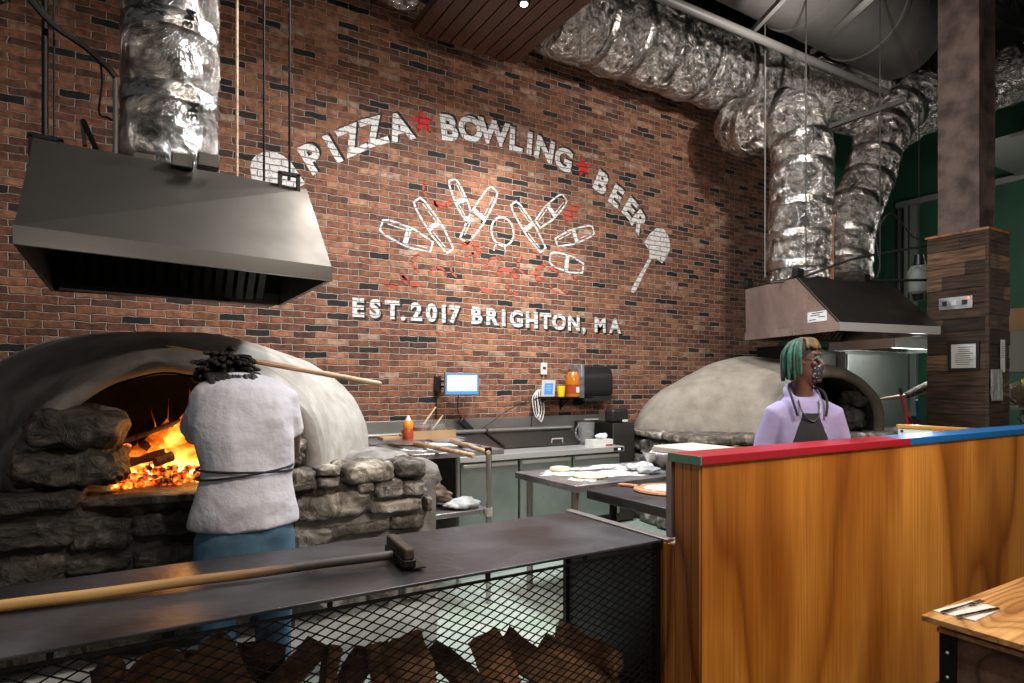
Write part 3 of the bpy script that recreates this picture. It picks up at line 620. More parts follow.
hd, *_ = hood('exhaust_hood', 'long stainless steel exhaust hood hanging over the burning oven', [(XL0, 2.98), (XL1, 3.2), (XL1-.02, 4.39), (XL0-.02, 4.39)], 2.15, 2.222, 2.76, .44,
     ('steel_hood', 'lip_steel', 'steel_hood', 'steel_dark', 'steel_dark'))
# brackets on the left hood
def ubracket(x, y, z, label, w=.10, h=.09):
    m = MB().bar((x-w/2, y, z), (x-w/2, y, z+h), .018, .03); m.bar((x+w/2, y, z), (x+w/2, y, z+h), .018, .03); m.bar((x-w/2-.009, y, z+h), (x+w/2+.009, y, z+h), .03, .018); m.bar((x, y, z+h-.03), (x, y, z+h), .014, .02)
    tag(m.build('hanger_bracket', 'black_metal', smooth=0), label, 'bracket')
q1 = atd(289, 178, 3.55); ubracket(q1.x, q1.y, 2.73, 'small black bracket at the right end of the burning oven hood')
q2 = atd(46, 128, 3.05); ubracket(q2.x, q2.y, 2.73, 'black bracket at the left end of the burning oven hood', .12, .10)
rod(237, 168, 3.9, 'dowel', 'pale brass rod dropping to the burning oven hood beside its duct', .009, zb=2.73)
rod(264, 180, 3.75, 'black_metal', 'thin dark rod in front of the painted peel', .007, zb=2.73)
rod(289.5, 178, 3.55, 'black_metal', 'thin dark rod ending on the hood bracket by the painted peel', .007, zb=2.82)
rod(45, 128, 3.05, 'black_metal', 'thick black rod above the left end of the burning oven hood', .014, zb=2.83)
rod(54, 128, 3.1, 'rubber', 'thin dark rod beside the thick black rod on the far left', .005, zb=2.73)
rod(115.5, 78, 3.3, 'pipe', 'short grey pipe standing on the burning oven hood left of its duct', .013, ztop=atd(115, 76, 3.3).z, zb=2.73)
tag(MB().tube(spline([Vector((atd(10, -25, 2.9).x-.6, atd(10, -25, 2.9).y, 6.95)), atd(-20, -60, 2.85), atd(10, -25, 2.9), atd(50, 22, 3.0), atd(85, 47, 3.15), atd(108, 68, 3.27), atd(116, 78, 3.3)], 6), .016, 8).build('flexible_conduit', 'rubber'), 'thick black conduit curving down to the short grey pipe', 'cable')
tag(MB().tube(spline([Vector((atd(10, -25, 2.9).x-.55, atd(10, -25, 2.9).y, 6.95)), atd(-12, -60, 2.9), atd(20, -25, 2.95), atd(55, 24, 3.05), atd(95, 55, 3.2), atd(102, 80, 3.3), atd(99, 112, 3.35), atd(108, 118, 3.4), atd(125, 126, 3.5)], 6), .006, 6).build('cable', 'rubber'), 'thin black cable looping down behind the short grey pipe', 'cable')
tag(MB().bar(atd(82, 120, 3.3), atd(85, 146, 3.3), .02, .02).bar(atd(83, 120, 3.3), atd(96, 149, 3.3), .02, .02).build('strut_brace', 'black_metal', smooth=0), 'black angled brace on top of the burning oven hood', 'bracket')
for u, v, lb in ((144, 156, 'largest'), (182, 164, 'middle'), (208, 165, 'outermost')):
    p = atd(u, v, 3.2); tag(MB().box(p.x-.05, p.x+.05, p.y-.04, p.y+.04, 2.73, 2.80).build('hood_damper_box', 'steel_hood', bevel=.005),
        lb+' of the small metal boxes round the foot of the hood duct', 'box')
# right hood (turned)
RH = [(5.95, 3.57), (7.36, 3.30), (7.66, 4.72), (6.32, 4.98)]
rh, FL, ex, ey, W, D, up = hood('exhaust_hood', 'turned steel exhaust hood over the unlit oven with dark sloping front', RH, 2.15, 2.235, 2.78, .40, ('steel_dark', 'steel_bright', 'steel_side', 'steel_dark', 'hood_inner'))  # panel steels hold reflections in colour: dark front, bright lip, pale side
# notice stuck on the side of the right hood
S0 = FL+ey*.30; S1 = FL+ey*.13; nx = Vector((-ey.y, ey.x, 0)) if (-ey.y) < 0 else Vector((ey.y, -ey.x, 0)); nx.normalize()
def onside(s, z, off=.004): p = FL+ey*s; return Vector((p.x, p.y, z))+nx*off
dc = thing('hood_sticker', 'small white printed sticker on the side of the turned steel hood', 'sticker', onside(.30, 2.27))
MB().add([onside(.42, 2.265), onside(.16, 2.265), onside(.16, 2.37), onside(.42, 2.37)]+[onside(.42, 2.265, .001), onside(.16, 2.265, .001), onside(.16, 2.37, .001), onside(.42, 2.37, .001)],
    [(0, 1, 2, 3), (7, 6, 5, 4), (0, 4, 5, 1), (1, 5, 6, 2), (2, 6, 7, 3), (3, 7, 4, 0)]).build('paper_label', 'paper', dc, smooth=0)
mm = MB()
for k, (a_, b_) in enumerate([(.40, .30), (.27, .18), (.38, .25), (.36, .20)]):
    z = 2.285+k*.022; mm.add([onside(a_, z, .006), onside(b_, z, .006), onside(b_, z+.008, .006), onside(a_, z+.008, .006)], [(0, 1, 2, 3)])
mm.build('printed_line', 'ink', dc, smooth=0)
for k, (s_, z_, lb) in enumerate([(.38, 2.80, 'on the near corner of the turned hood'), (1.3, 2.80, 'on the wall end of the turned hood')]):
    p = FL+ey*(D*.4+ .0 if k == 0 else D*.97); tag(MB().box(p.x-.02, p.x+.10, p.y-.02, p.y+.05, 2.78, 2.87).build('hanger_bracket', 'black_metal', bevel=.004), 'black hanger bracket '+lb, 'bracket')
p = FL+ex*W*.72+ey*(D*.42); tag(MB().box(p.x-.05, p.x+.07, p.y-.02, p.y+.05, 2.78, 2.87).build('hanger_bracket', 'black_metal', bevel=.004), 'black hanger bracket at the right end of the turned hood', 'bracket')
rod(765, 275, 7.3, 'joist_rod', 'thin pale rod between the mural peel and the right-hand foil drop', .008, zb=2.87)
rod(806, 278, 6.75, 'rubber', 'thin dark rod in front of the right-hand foil drop', .008, zb=2.87)
rod(880, 272, 7.0, 'rubber', 'thin dark rod in front of the green wall', .006, zb=2.87)
tag(MB().tube([atd(831, 282, 7.3), atd(831, 235, 7.3), atd(832, 215, 7.3)], .03, 10).build('gas_pipe', 'board_wood'), 'short brassy pipe between the two right-hand foil ducts', 'pipe')
tag(MB().tube(spline([atd(770, 283, 6.9), atd(800, 278, 6.9), atd(850, 260, 7.1), atd(890, 252, 7.2), atd(932, 245, 7.4)], 5), .014, 8).build('cable', 'rubber'), 'dark cable rising from the turned hood to the timber-clad column', 'cable')
tag(MB().tube([atd(845, 281, 7.05), atd(930, 280, 7.6)], .016, 8).build('cable', 'rubber'), 'straight dark pipe behind the top of the turned hood', 'pipe')
tag(MB().tube(spline([atd(877, 278, 7.0), atd(880, 262, 7.0), atd(876, 235, 7.1), atd(888, 214, 7.2), atd(900, 220, 7.3), atd(912, 236, 7.4), atd(930, 242, 7.5)], 6), .008, 6).build('cable', 'rubber'), 'looping thin black cable against the green wall', 'cable')

# ---------------------------------------------------------------- steel column with barn-board casing
cx0, cx1, cy0, cy1, cz = 8.0, 8.51, 3.13, 3.72, 3.32
cl = thing('column_casing', 'square column casing of dark reclaimed barn boards', 'column casing', (8.25, 3.43, 0))
def planks(name, horiz_fn, w, zs):
    m = MB(); z = 0
    while z < zs-.02:
        h = random.uniform(.13, .19); z2 = min(z+h, zs); cut = random.uniform(.2, .8)*w if random.random() < .5 else None
        d = random.uniform(0, .012)
        for a, b in ([(0, cut), (cut, w)] if cut else [(0, w)]): horiz_fn(m, a+.001, b-.001, z+.002, z2-.002, d)
        z = z2
    return m.build(name, 'reclaimed', cl, smooth=0, bevel=.002, seg=1)
planks('board_face', lambda m, a, b, z, z2, d: m.box(cx0-.02-d, cx0+.01, cy0+a, cy0+b, z, z2), cy1-cy0, cz)
planks('board_face', lambda m, a, b, z, z2, d: m.box(cx0+a, cx0+b, cy0-.02-d, cy0+.01, z, z2), cx1-cx0, cz)
MB().box(cx0, cx1, cy0+.005, cy1, 0, cz).build('casing_core', 'reclaimed', cl, smooth=0)
MB().box(cx0-.035, cx1+.02, cy0-.035, cy1+.02, cz, cz+.025).build('casing_cap', 'slat', cl, smooth=0)
MB().box(cx0-.035, cx0-.0, cy0-.035, cy0, 0, cz).build('corner_bead', 'reclaimed', cl, smooth=0)
col = thing('steel_column', 'tall rust-brown steel column rising out of the barn-board casing', 'column', (8.25, 3.43, cz+.025))
m = MB(); a, b, c_, d_ = 8.25-.2, 8.25+.2, 3.43-.21, 3.43+.21
m.box(a, a+.03, c_, d_, cz+.026, 7.0).box(b-.03, b, c_, d_, cz+.026, 7.0).box(a+.03, b-.03, 3.42, 3.44, cz+.026, 7.0)
m.build('steel_section', 'rust', col, smooth=0, bevel=.004)
m = MB().box(a+.03, b-.03, c_+.05, c_+.07, cz+.026, 7.0); m.build('steel_infill', 'rust', col, smooth=0)
# things fixed on the casing
fx = cx0-.045
def on_left(u, v): p = atX(u, v, fx); return p
def sheetL(u0, v0, u1, v1, name, label, cat, mat, edge=None, frame=None):
    p = on_left((u0+u1)/2, (v0+v1)/2); w = abs(on_left(u0, v0).y-on_left(u1, v0).y); h = (v1-v0)/F*7.0
    o = thing(name, label, cat, (fx, p.y, p.z-h/2))
    y0, y1, z0, z1 = p.y-w/2, p.y+w/2, p.z-h/2, p.z+h/2
    MB().box(fx+.0, fx+.006, y0, y1, z0, z1).build('sheet', mat, o, smooth=0)
    if frame:
        m = MB().box(fx-.008, fx+.01, y0-.03, y1+.03, z1, z1+.03).box(fx-.008, fx+.01, y0-.03, y1+.03, z0-.03, z0).box(fx-.008, fx+.01, y0-.03, y0, z0, z1).box(fx-.008, fx+.01, y1, y1+.03, z0, z1)
        m.build('document_frame', frame, o, smooth=0)
    return o, y0, y1, z0, z1
o, y0, y1, z0, z1 = sheetL(951, 344, 976, 368, 'framed_notice', 'framed white printed notice on the barn-board column casing', 'notice', 'paper', frame='black')
m = MB()
for k in range(9): m.box(fx-.002, fx, y0+.03+(.03 if k % 3 else 0), y1-.03-.04*random.random(), z1-.04-k*.024, z1-.034-k*.024)
m.build('printed_line', 'ink', o, smooth=0)
o, y0, y1, z0, z1 = sheetL(938.5, 297, 972, 309, 'outlet_plate', 'metal socket box with tiny red light on the column casing', 'socket', 'tray_metal')
for k in range(3): MB().box(fx-.010, fx, y0+.05+k*.10, y0+.10+k*.10, z0+.04, z1-.04).build('socket_face', 'white' if k % 2 else 'black', o, smooth=0)
tag(MB().box(fx-.012, fx, y0+.03, y0+.045, z1-.03, z1-.015).build('indicator_light', EM('red_indicator', (1, .08, .03), 6), smooth=0), 'tiny red indicator light on the metal socket box', 'light')
fy = cy0-.042
p = atY(1003, 355, fy); q = atY(994, 386, fy)
n1 = thing('paper_notice', 'narrow white paper notice pinned on the narrow side of the column casing', 'notice', (p.x, fy, p.z-.2))
MB().box(p.x-.055, p.x+.055, fy, fy+.004, p.z-.19, p.z+.17).build('sheet', 'paper', n1, smooth=0)
m = MB()
for k in range(7): m.box(p.x-.04, p.x+.02+.02*(k % 2), fy-.002, fy, p.z+.12-k*.025, p.z+.125-k*.025)
m.build('printed_line', 'ink', n1, smooth=0)
m = MB()
for sx in (-.075, .075):
    g = []
    for j in range(9):
        for i in range(5):
            x = q.x+.02+sx-.07+i*.035; z = q.z-.16+j*.043; g.append((x, fy-.02-.014*noise.noise(Vector((x*9, z*9, 2)))-.01*(i % 2), z))
    k0 = len(m.v); m.v += [Vector(t) for t in g]; m.f += [[k0+j*5+i, k0+j*5+i+1, k0+(j+1)*5+i+1, k0+(j+1)*5+i] for j in range(8) for i in range(4)]
o = m.build('plastic_sleeve', 'sleeve', smooth=0); so = o.modifiers.new('thickness', 'SOLIDIFY'); so.thickness = .004
tag(o, 'shiny crumpled plastic sleeves hanging on the narrow side of the column casing', 'plastic sleeve')
# canister left of the casing
p = atd(919, 277, 7.9)
t = thing('hanging_canister', 'white canister with black top hanging between green wall and column casing', 'canister', (p.x, p.y, p.z-.25))
c0 = (p.x, p.y, p.z-.22)
MB().lathe([(0, 0), (.09, 0), (.12, .03), (.14, .22), (.13, .30), (.09, .36), (0, .37)], c0).build('canister_body', 'cabinet', t)
MB().lathe([(0, .37), (.07, .37), (.06, .42), (.05, .50), (0, .51)], c0).build('canister_cap', 'black', t)
MB().lathe([(0, -.08), (.06, -.08), (.08, 0), (0, 0)], c0).build('canister_foot', 'black', t)
MB().tube([(c0[0], c0[1], c0[2]+.5), (c0[0], c0[1], 7.0)], .005, 6).build('suspension_wire', 'rubber', t)
# white ceiling tile panel at upper right
a = atd(982, 148, 9.2)
tag(MB().box(a.x-.1, a.x+2.2, a.y-1.6, a.y+.25, a.z, a.z+.05).build('ceiling_baffle', 'cabinet', smooth=0), 'pale flat panel hanging under the ceiling beyond the steel column', 'ceiling panel')
# ================================================================== OVENS
def oven(name, label, loc, rz, wl_, wr_, cxb, mats, D=2.35, soot=1.0, base=(-1.7, 1.32), stones=None, zb=1.085, mw=.72, mh=.72, pl=2.25):
    """dome oven; local frame: mouth centre at origin, mouth faces -Y"""
    t = thing(name, label, 'oven', loc)
    R = Matrix.Translation(Vector(loc)) @ Matrix.Rotation(rz, 4, 'Z')
    N = 40; rows = 30
    def sect(y, k=1.0):
        s = min(1, max(0, y)/1.15); s = s*s*(3-2*s)
        e = max(0, (y-1.15)/(D-1.15)); e = math.sqrt(max(0, 1-e*e)) if e > 0 else 1
        wl2 = (mw+(wl_-mw)*s)*e; wr2 = (mw+(wr_-mw)*s)*e; h = (mh+(.88-mh)*s)*(e**.7 if e > 0 else 0); cx = cxb*s
        return cx, wl2, wr2, h
    def pt(y, th, inner=0.0):
        cx, a, b, h = sect(y); w = a if math.cos(th) < 0 else b
        w = max(.02, w-inner); h = max(.02, h-inner); c, s_ = math.cos(th), math.sin(th); p = (2.25+(pl-2.25)*min(1, max(0, y)/.9)) if c < 0 else 2.25
        x = cx+w*math.copysign(abs(c)**(2/p), c); z = h*abs(s_)**(2/p)
        return Vector((x, y, z))
    def wob(P, a=1.0):
        n = Vector((noise.noise(P*1.5+Vector((loc[0], 3, 1))), noise.noise(P*1.5+Vector((9, loc[0], 4))), noise.noise(P*1.5+Vector((2, 8, loc[0])))))
        n2 = noise.noise(P*6); return P+n*.055*a+Vector((n2, n2, n2))*.012
    ys = [0, .02, .06, .12, .2, .3, .42, .55, .68, .8, .92, 1.04, 1.16, 1.3, 1.45, 1.6, 1.75, 1.88, 2.0, 2.1, 2.18, 2.25, 2.30, 2.33, D-.003]
    outer = []
    for i, y in enumerate(ys):
        ring = []
        for k in range(N+1):
            th = PI-PI*k/N; P = pt(y, th)
            if y < .1: P.z += .0; P = pt(y, th, .045*(1-y/.1)**2)
            P.z += zb; P = wob(P); 
            if k in (0, N): P.z = zb-.02
            ring.append(P)
        outer.append(ring)
    m = MB(); vs = [R @ p for r in outer for p in r]; n = N+1
    fs = [(i*n+k, i*n+k+1, (i+1)*n+k+1, (i+1)*n+k) for i in range(len(ys)-1) for k in range(N)]
    m.add(vs, fs)
    # rounded lip inwards
    lip = []
    for inn, y in ((.045, 0), (.08, -.015), (.115, .01), (.125, .07)):
        ring = []
        for k in range(N+1):
            th = PI-PI*k/N; P = pt(max(0, y), th, inn); P.y = y; P.z += zb; P = wob(P)
            if k in (0, N): P.z = zb-.02
            ring.append(P)
        lip.append(ring)
    vs = [R @ p for r in lip for p in r]; m.add(vs, [(i*n+k, i*n+k+1, (i+1)*n+k+1, (i+1)*n+k) for i in range(3) for k in range(N)])
    m.build('plaster_dome', mats[0], t, smooth=180)
    # inner lining
    iy = [.06, .15, .3, .5, .7, .9, 1.1, 1.3, 1.5, 1.7, 1.85]
    inn = []
    for y in iy:
        ring = []
        for k in range(N+1):
            th = PI-PI*k/N; P = pt(y, th, .13+.06*min(1, y)); 
            if y > 1.2: f = math.sqrt(max(.0, 1-((y-1.2)/.68)**2)); P.x *= f; P.z *= f
            P.z += zb; P = wob(P, .8)
            if k in (0, N): P.z = zb-.02
            ring.append(P)
        inn.append(ring)
    MB().add([R @ p for r in inn for p in r], [(i*n+k, (i+1)*n+k, (i+1)*n+k+1, i*n+k+1) for i in range(len(iy)-1) for k in range(N)]+[tuple((len(iy)-1)*n+k for k in range(n))]).build('firebox_lining', mats[1], t, smooth=180)
    # hearth floor
    MB().box(base[0]+.1, base[1]-.1, -.08, D+.1, zb-.10, zb-.005).xf(R).build('hearth_slab', mats[2], t, smooth=0, bevel=.02)
    return t, R
# ---- burning oven
OL = (.22, 3.58, 0)
MAT['clay_left'] = clay_mat('sooty_plaster', (.42, .40, .365), (.15, .137, .122), -.65, 1.15, 1.35, side=.1)
ovl, RL = oven('pizza_oven', 'burning domed plaster pizza oven on a fieldstone base', OL, 0, 1.30, 1.34, -.02, ('clay_left', 'soot', 'rock_soot'))
# stones of the base, read off the face of the wall
FY = 3.54
def stone_box(u0, u1, v0, v1): 
    a, b = atY(u0, v1, FY), atY(u1, v0, FY); return a.x, b.x, a.z, b.z
S1 = [(65, 155, 350, 430), (160, 240, 345, 376), (160, 240, 378, 420), (250, 435, 325, 410), (445, 550, 322, 385), (310, 362, 400, 435), (365, 462, 390, 455), (470, 548, 392, 445),
      (70, 355, 430, 538), (345, 535, 455, 515), (425, 540, 510, 572), (105, 425, 535, 610), (60, 210, 560, 640), (215, 430, 600, 660), (430, 545, 578, 625), (545, 560, 450, 500), (440, 545, 630, 690), (250, 430, 665, 730)]
mR = MB(); k = 0
for x0, x1, y0, y1 in S1:
    a, b, c, d = stone_box(270+x0*.2782, 270+x1*.2782, 370+y0*.2782, 370+y1*.2782)
    k += 1; mR.rock(a-.008, b+.008, FY-.07-.03*random.random(), FY+.22, c-.006, d+.006, .22, 5.0, k, 17)
xr0, xr1 = .92, 1.60
z = .33; 
while z < .60:
    x = xr0-.1; h = random.uniform(.12, .17)
    while x < xr1-.12: w = random.uniform(.16, .34); k += 1; mR.rock(x, min(x+w, xr1), FY-.08, FY+.2, z, z+h, .16, 4, k, 8); x += w+.01
    z += h+.005
# stones round the right-hand return of the base
for z0 in (.34, .50, .66, .82, .98):
    y = 3.66
    while y < 5.9: w = random.uniform(.2, .4); k += 1; mR.rock(1.44, 1.63, y, y+w, z0, z0+.15, .16, 4, k, 6); y += w+.01
mR.build('fieldstone_masonry', 'rock', ovl, smooth=50)
mL = MB()
S2 = [(-20, 340, 235, 380), (290, 552, 225, 385), (560, 850, 200, 330), (350, 860, 130, 192), (-60, 350, 130, 232), (0, 275, 385, 560), (280, 560, 395, 480), (565, 860, 335, 460), (285, 560, 485, 600), (570, 880, 465, 600),
      (-450, -70, 130, 260), (-450, -30, 265, 400), (-450, -10, 405, 560), (855, 1150, 150, 300), (865, 1180, 305, 450), (880, 1200, 455, 600)]
for x0, x1, y0, y1 in S2:
    a, b, c, d = stone_box(x0*.2344, x1*.2344, 460+y0*.2344, 460+y1*.2344); k += 1
    mL.rock(a-.01, b+.01, FY-.06-.05*random.random(), FY+.22, c-.008, d+.008, .22, 5.5, k, 17)
z = .33
while z < .62:
    x = -1.7; h = random.uniform(.14, .19)
    while x < .9: w = random.uniform(.25, .45); k += 1; mL.rock(x, x+w, FY-.08, FY+.2, z, z+h, .15, 4, k, 7); x += w+.01
    z += h+.005
mL.build('sooty_masonry', 'rock_soot', ovl, smooth=50)['label'] = 'soot-blackened stones under the oven mouth'
MB().box(-1.72, 1.58, FY-.025, 6.05, .30, 1.06).build('masonry_core', 'mortar', ovl, smooth=0)
MB().box(-1.72, .74, FY-.035, FY-.024, .30, 1.06).build('sooty_mortar_face', 'mortar_soot', ovl, smooth=0)
MB().box(-1.76, 1.60, FY-.02, 6.1, 0, .33).build('base_plinth', 'plinth', ovl, smooth=0, bevel=.02)
# plaster skirt spreading over the top of the base on the right
m = MB(); g = []
nx_, ny_ = 26, 14
for j in range(ny_):
    for i in range(nx_):
        x = .88+(.74)*i/(nx_-1); y = FY-.03+1.0*j/(ny_-1)
        z = 1.10+.09*noise.noise(Vector((x*4, y*4, 1)))+.10*max(0, 1-abs(x-1.25)/.4)*(j/ny_)-.06*(j == 0)
        g.append((x, y, z))
m.add(g, [(j*nx_+i, j*nx_+i+1, (j+1)*nx_+i+1, (j+1)*nx_+i) for j in range(ny_-1) for i in range(nx_-1)])
sk = m.build('plaster_skirt', 'mortar', ovl, smooth=180); so = sk.modifiers.new('thickness', 'SOLIDIFY'); so.thickness = .10; so.offset = -1
# big boulders flanking the mouth
for nm, (u0, u1, v0, v1), yb, sd, mt in [('flank_boulder', (20, 120, 410, 453), .30, 31, 'rock_soot'), ('flank_boulder', (10, 124, 450, 492), .34, 37, 'rock_soot'),
                           ('jamb_stone', (272, 306, 440, 470), .22, 41, 'rock'), ('jamb_stone', (268, 312, 468, 490), .22, 43, 'rock'), ('jamb_stone', (276, 300, 418, 441), .2, 47, 'rock')]:
    a, b = atY(u0, v1, 3.5), atY(u1, v0, 3.5)
    mm = MB().rock(a.x-.01, b.x+.02, 3.49, 3.50+yb*1.3, a.z-.015, b.z+.015, .26, 3.4, sd, 22)
    if sd < 40: mm.rot(.10 if sd == 31 else .04, 'Y', ((a.x+b.x)/2, 3.6, (a.z+b.z)/2))
    mm.build(nm, mt, ovl, smooth=70)
# flat stone sill of the mouth
a, b = atY(84, 493, 3.5), atY(290, 480, 3.5)
MB().rock(-.16, .86, 3.43, 3.75, 1.035, 1.092, .25, 6, 51, 12).build('hearth_sill', 'rock_soot', ovl, smooth=60)
# ---- unlit oven
OR_ = (6.62, 4.02, 0); rzR = -math.radians(15)
MAT['clay_right'] = clay_mat('grey_plaster', (.30, .265, .22), (.085, .07, .055), .6, 1.2, 1.3, side=.0)
ovr, RR = oven('pizza_oven', 'unlit grey domed plaster pizza oven behind the person in lilac', OR_, rzR, 1.74, 1.28, -.10, ('clay_right', 'soot', 'rock'), D=1.82, base=(-1.85, 1.4), pl=1.7)
mm = MB(); k = 100
for z0, z1 in ((.0, .2), (.2, .42), (.42, .62), (.62, .82), (.82, 1.0)):
    x = -1.84
    while x < 1.35: w = random.uniform(.22, .45); k += 1; mm.rock(x, min(x+w, 1.42), -.12, .12, z0, z1-.01, .18, 3.6, k, 7); x += w+.01
    y = .1
    while y < 1.6: w = random.uniform(.2, .42); k += 1; mm.rock(-1.87, -1.65, y, y+w, z0, z1-.01, .18, 3.6, k, 7); y += w+.01
mm.xf(RR).build('fieldstone_masonry', 'rock', ovr, smooth=50)
MB().box(-1.75, 1.36, .0, 1.78, 0, 1.0).xf(RR).build('masonry_core', 'mortar', ovr, smooth=0)
mm = MB(); x = -1.9
while x < 1.4: w = random.uniform(.35, .6); k += 1; mm.rock(x, x+w-.01, -.16, .55, 1.0, 1.085, .2, 6, k, 8); x += w
y = .55
while y < 1.6: w = random.uniform(.25, .4); k += 1; mm.rock(-1.9, -1.45, y, y+w-.01, 1.0, 1.085, .2, 6, k, 8); y += w
mm.xf(RR).build('ledge_stone', 'rock', ovr, smooth=50)
# rough black jamb rock inside the unlit mouth
for i, (x, y, z, w, d, h) in enumerate([(.30, .02, 1.09, .34, .3, .30), (.42, .05, 1.36, .22, .25, .2), (-.55, .02, 1.09, .34, .3, .3), (-.42, .05, 1.38, .2, .2, .2)]):
    MB().rock(x-w/2, x+w/2, y-.02, y+d, z, z+h, .4, 2.6, 130+i, 12).xf(RR).build('jamb_stone', 'soot', ovr, smooth=60)
p = RR @ Vector((.86, -.17, 1.09)); q = RR @ Vector((.80, -.12, 1.50))
pk = thing('fire_poker', 'red-shafted poker leaning beside the mouth of the unlit oven', 'poker', p)
MB().tube([p, q], .014, 8).build('poker_shaft', 'red', pk); MB().tube([q, q+(q-p)*.18], .018, 8).build('poker_grip', 'black', pk)

# ================================================================== FIRE
def flame_mat():
    m, nt, b = new_mat('flame_glow'); L = nt.links.new; nt.nodes.remove(b)
    out = [n for n in nt.nodes if n.type == 'OUTPUT_MATERIAL'][0]
    g = node(nt, 'ShaderNodeTexCoord'); sp = node(nt, 'ShaderNodeSeparateXYZ'); L(g.outputs['Generated'], sp.inputs[0])
    n = node(nt, 'ShaderNodeTexNoise'); n.inputs['Scale'].default_value = 9; n.inputs['Detail'].default_value = 4; n.inputs['Distortion'].default_value = 1.2
    ge = node(nt, 'ShaderNodeNewGeometry'); L(ge.outputs['Position'], n.inputs['Vector'])
    ma = node(nt, 'ShaderNodeMath', operation='MULTIPLY_ADD'); L(n.outputs['Fac'], ma.inputs[0]); ma.inputs[1].default_value = 1.2
    L(sp.outputs['Z'], ma.inputs[2])
    mr = node(nt, 'ShaderNodeMapRange'); mr.inputs[1].default_value = .5; mr.inputs[2].default_value = 1.6; L(ma.outputs[0], mr.inputs[0])
    r = ramp(nt, [(0, (1, .62, .18)), (.3, (1, .42, .05)), (.55, (1, .17, .008)), (.85, (.55, .04, .002)), (1, (.15, .01, 0))], mr.outputs[0])
    st = ramp(nt, [(0, (1, 1, 1)), (.35, (.45, .45, .45)), (.7, (.12, .12, .12)), (1, (.02, .02, .02))], mr.outputs[0])
    mu = node(nt, 'ShaderNodeMath', operation='MULTIPLY'); L(st.outputs[0], mu.inputs[0]); mu.inputs[1].default_value = 7
    e = node(nt, 'ShaderNodeEmission'); L(r.outputs[0], e.inputs[0]); L(mu.outputs[0], e.inputs[1])
    tr = node(nt, 'ShaderNodeBsdfTransparent'); ms = node(nt, 'ShaderNodeMixShader')
    al = ramp(nt, [(.1, (.08, .08, .08)), (1, (.55, .55, .55))], mr.outputs[0]); L(al.outputs[0], ms.inputs[0])
    L(e.outputs[0], ms.inputs[1]); L(tr.outputs[0], ms.inputs[2]); L(ms.outputs[0], out.inputs[0])
    return m
def ember_mat():
    m, nt, b = new_mat('glowing_ember'); L = nt.links.new
    g = node(nt, 'ShaderNodeNewGeometry'); n = node(nt, 'ShaderNodeTexNoise'); n.inputs['Scale'].default_value = 26; n.inputs['Detail'].default_value = 5; L(g.outputs['Position'], n.inputs['Vector'])
    r = ramp(nt, [(.40, (.02, .004, .002)), (.5, (.8, .06, .004)), (.62, (1, .25, .02)), (.75, (1, .6, .15))], n.outputs['Fac'])
    st = ramp(nt, [(.40, (0, 0, 0)), (.55, (.35, .35, .35)), (.75, (1, 1, 1))], n.outputs['Fac'])
    mu = node(nt, 'ShaderNodeMath', operation='MULTIPLY'); L(st.outputs[0], mu.inputs[0]); mu.inputs[1].default_value = 5
    b.inputs['Base Color'].default_value = (.02, .012, .01, 1); L(r.outputs[0], b.inputs['Emission Color']); L(mu.outputs[0], b.inputs['Emission Strength'])
    return m
MAT['flame'] = flame_mat(); MAT['ember'] = ember_mat()
MAT['char'] = M('charred_wood', (.018, .010, .007), .8, col2=(.05, .02, .01), vs=20, bump=.7, bs=30)
def flame(x, y, z, h, w, seed, lean=0):
    m = MB(); rings = []; n = 14
    for i in range(15):
        t = i/14; r = w*(math.sin(PI*min(1, t*1.15+.18))**.8)*(1-t**2.2)*(.85+.5*noise.noise(Vector((seed, t*3, 0))))+.001
        cx = x+lean*t*h+.10*h*noise.noise(Vector((seed*2.1, t*2.5, 5))); cy = y+.05*h*noise.noise(Vector((seed, 7, t*2.5)))
        rings.append([Vector((cx+r*(1+.35*noise.noise(Vector((seed, k, t*5))))*math.cos(2*PI*k/n), cy+.45*r*math.sin(2*PI*k/n), z+h*t*(1+.06*noise.noise(Vector((seed, k*.9, 3)))))) for k in range(n)])
    return m.loft(rings)
fire = thing('wood_fire', 'bright wood fire blazing on the hearth inside the oven mouth', 'fire', (.2, 4.0, 1.09))
FLS = [(-.02, .26, .09), (.05, .38, .10), (.12, .42, .12), (.20, .50, .12), (.27, .56, .12), (.34, .62, .10), (.44, .50, .12), (.53, .42, .12), (.14, .32, .12), (.36, .36, .13), (.46, .32, .12), (.63, .38, .10), (.24, .30, .12), (-.07, .24, .08)]
for i, (x, h, w) in enumerate(FLS):
    flame(x, 4.0+.10*((i*7) % 3-1), 1.11, h, w, i*3.3, .12).build('flame_tongue', 'flame', fire, smooth=180)
m = MB()
for i in range(620):
    x = random.uniform(-.10, .72); y = random.uniform(3.70, 4.35); s_ = random.uniform(.012, .026)
    zz = 1.085+max(0, min(.15, (y-3.76)*.5))*random.random()**.5; m.rock(x-s_, x+s_, y-s_, y+s_, zz, zz+s_*1.7, .35, 2.6, i, 2)
o = m.build('ember_bed', 'ember', fire, smooth=0); o['kind'] = 'stuff'
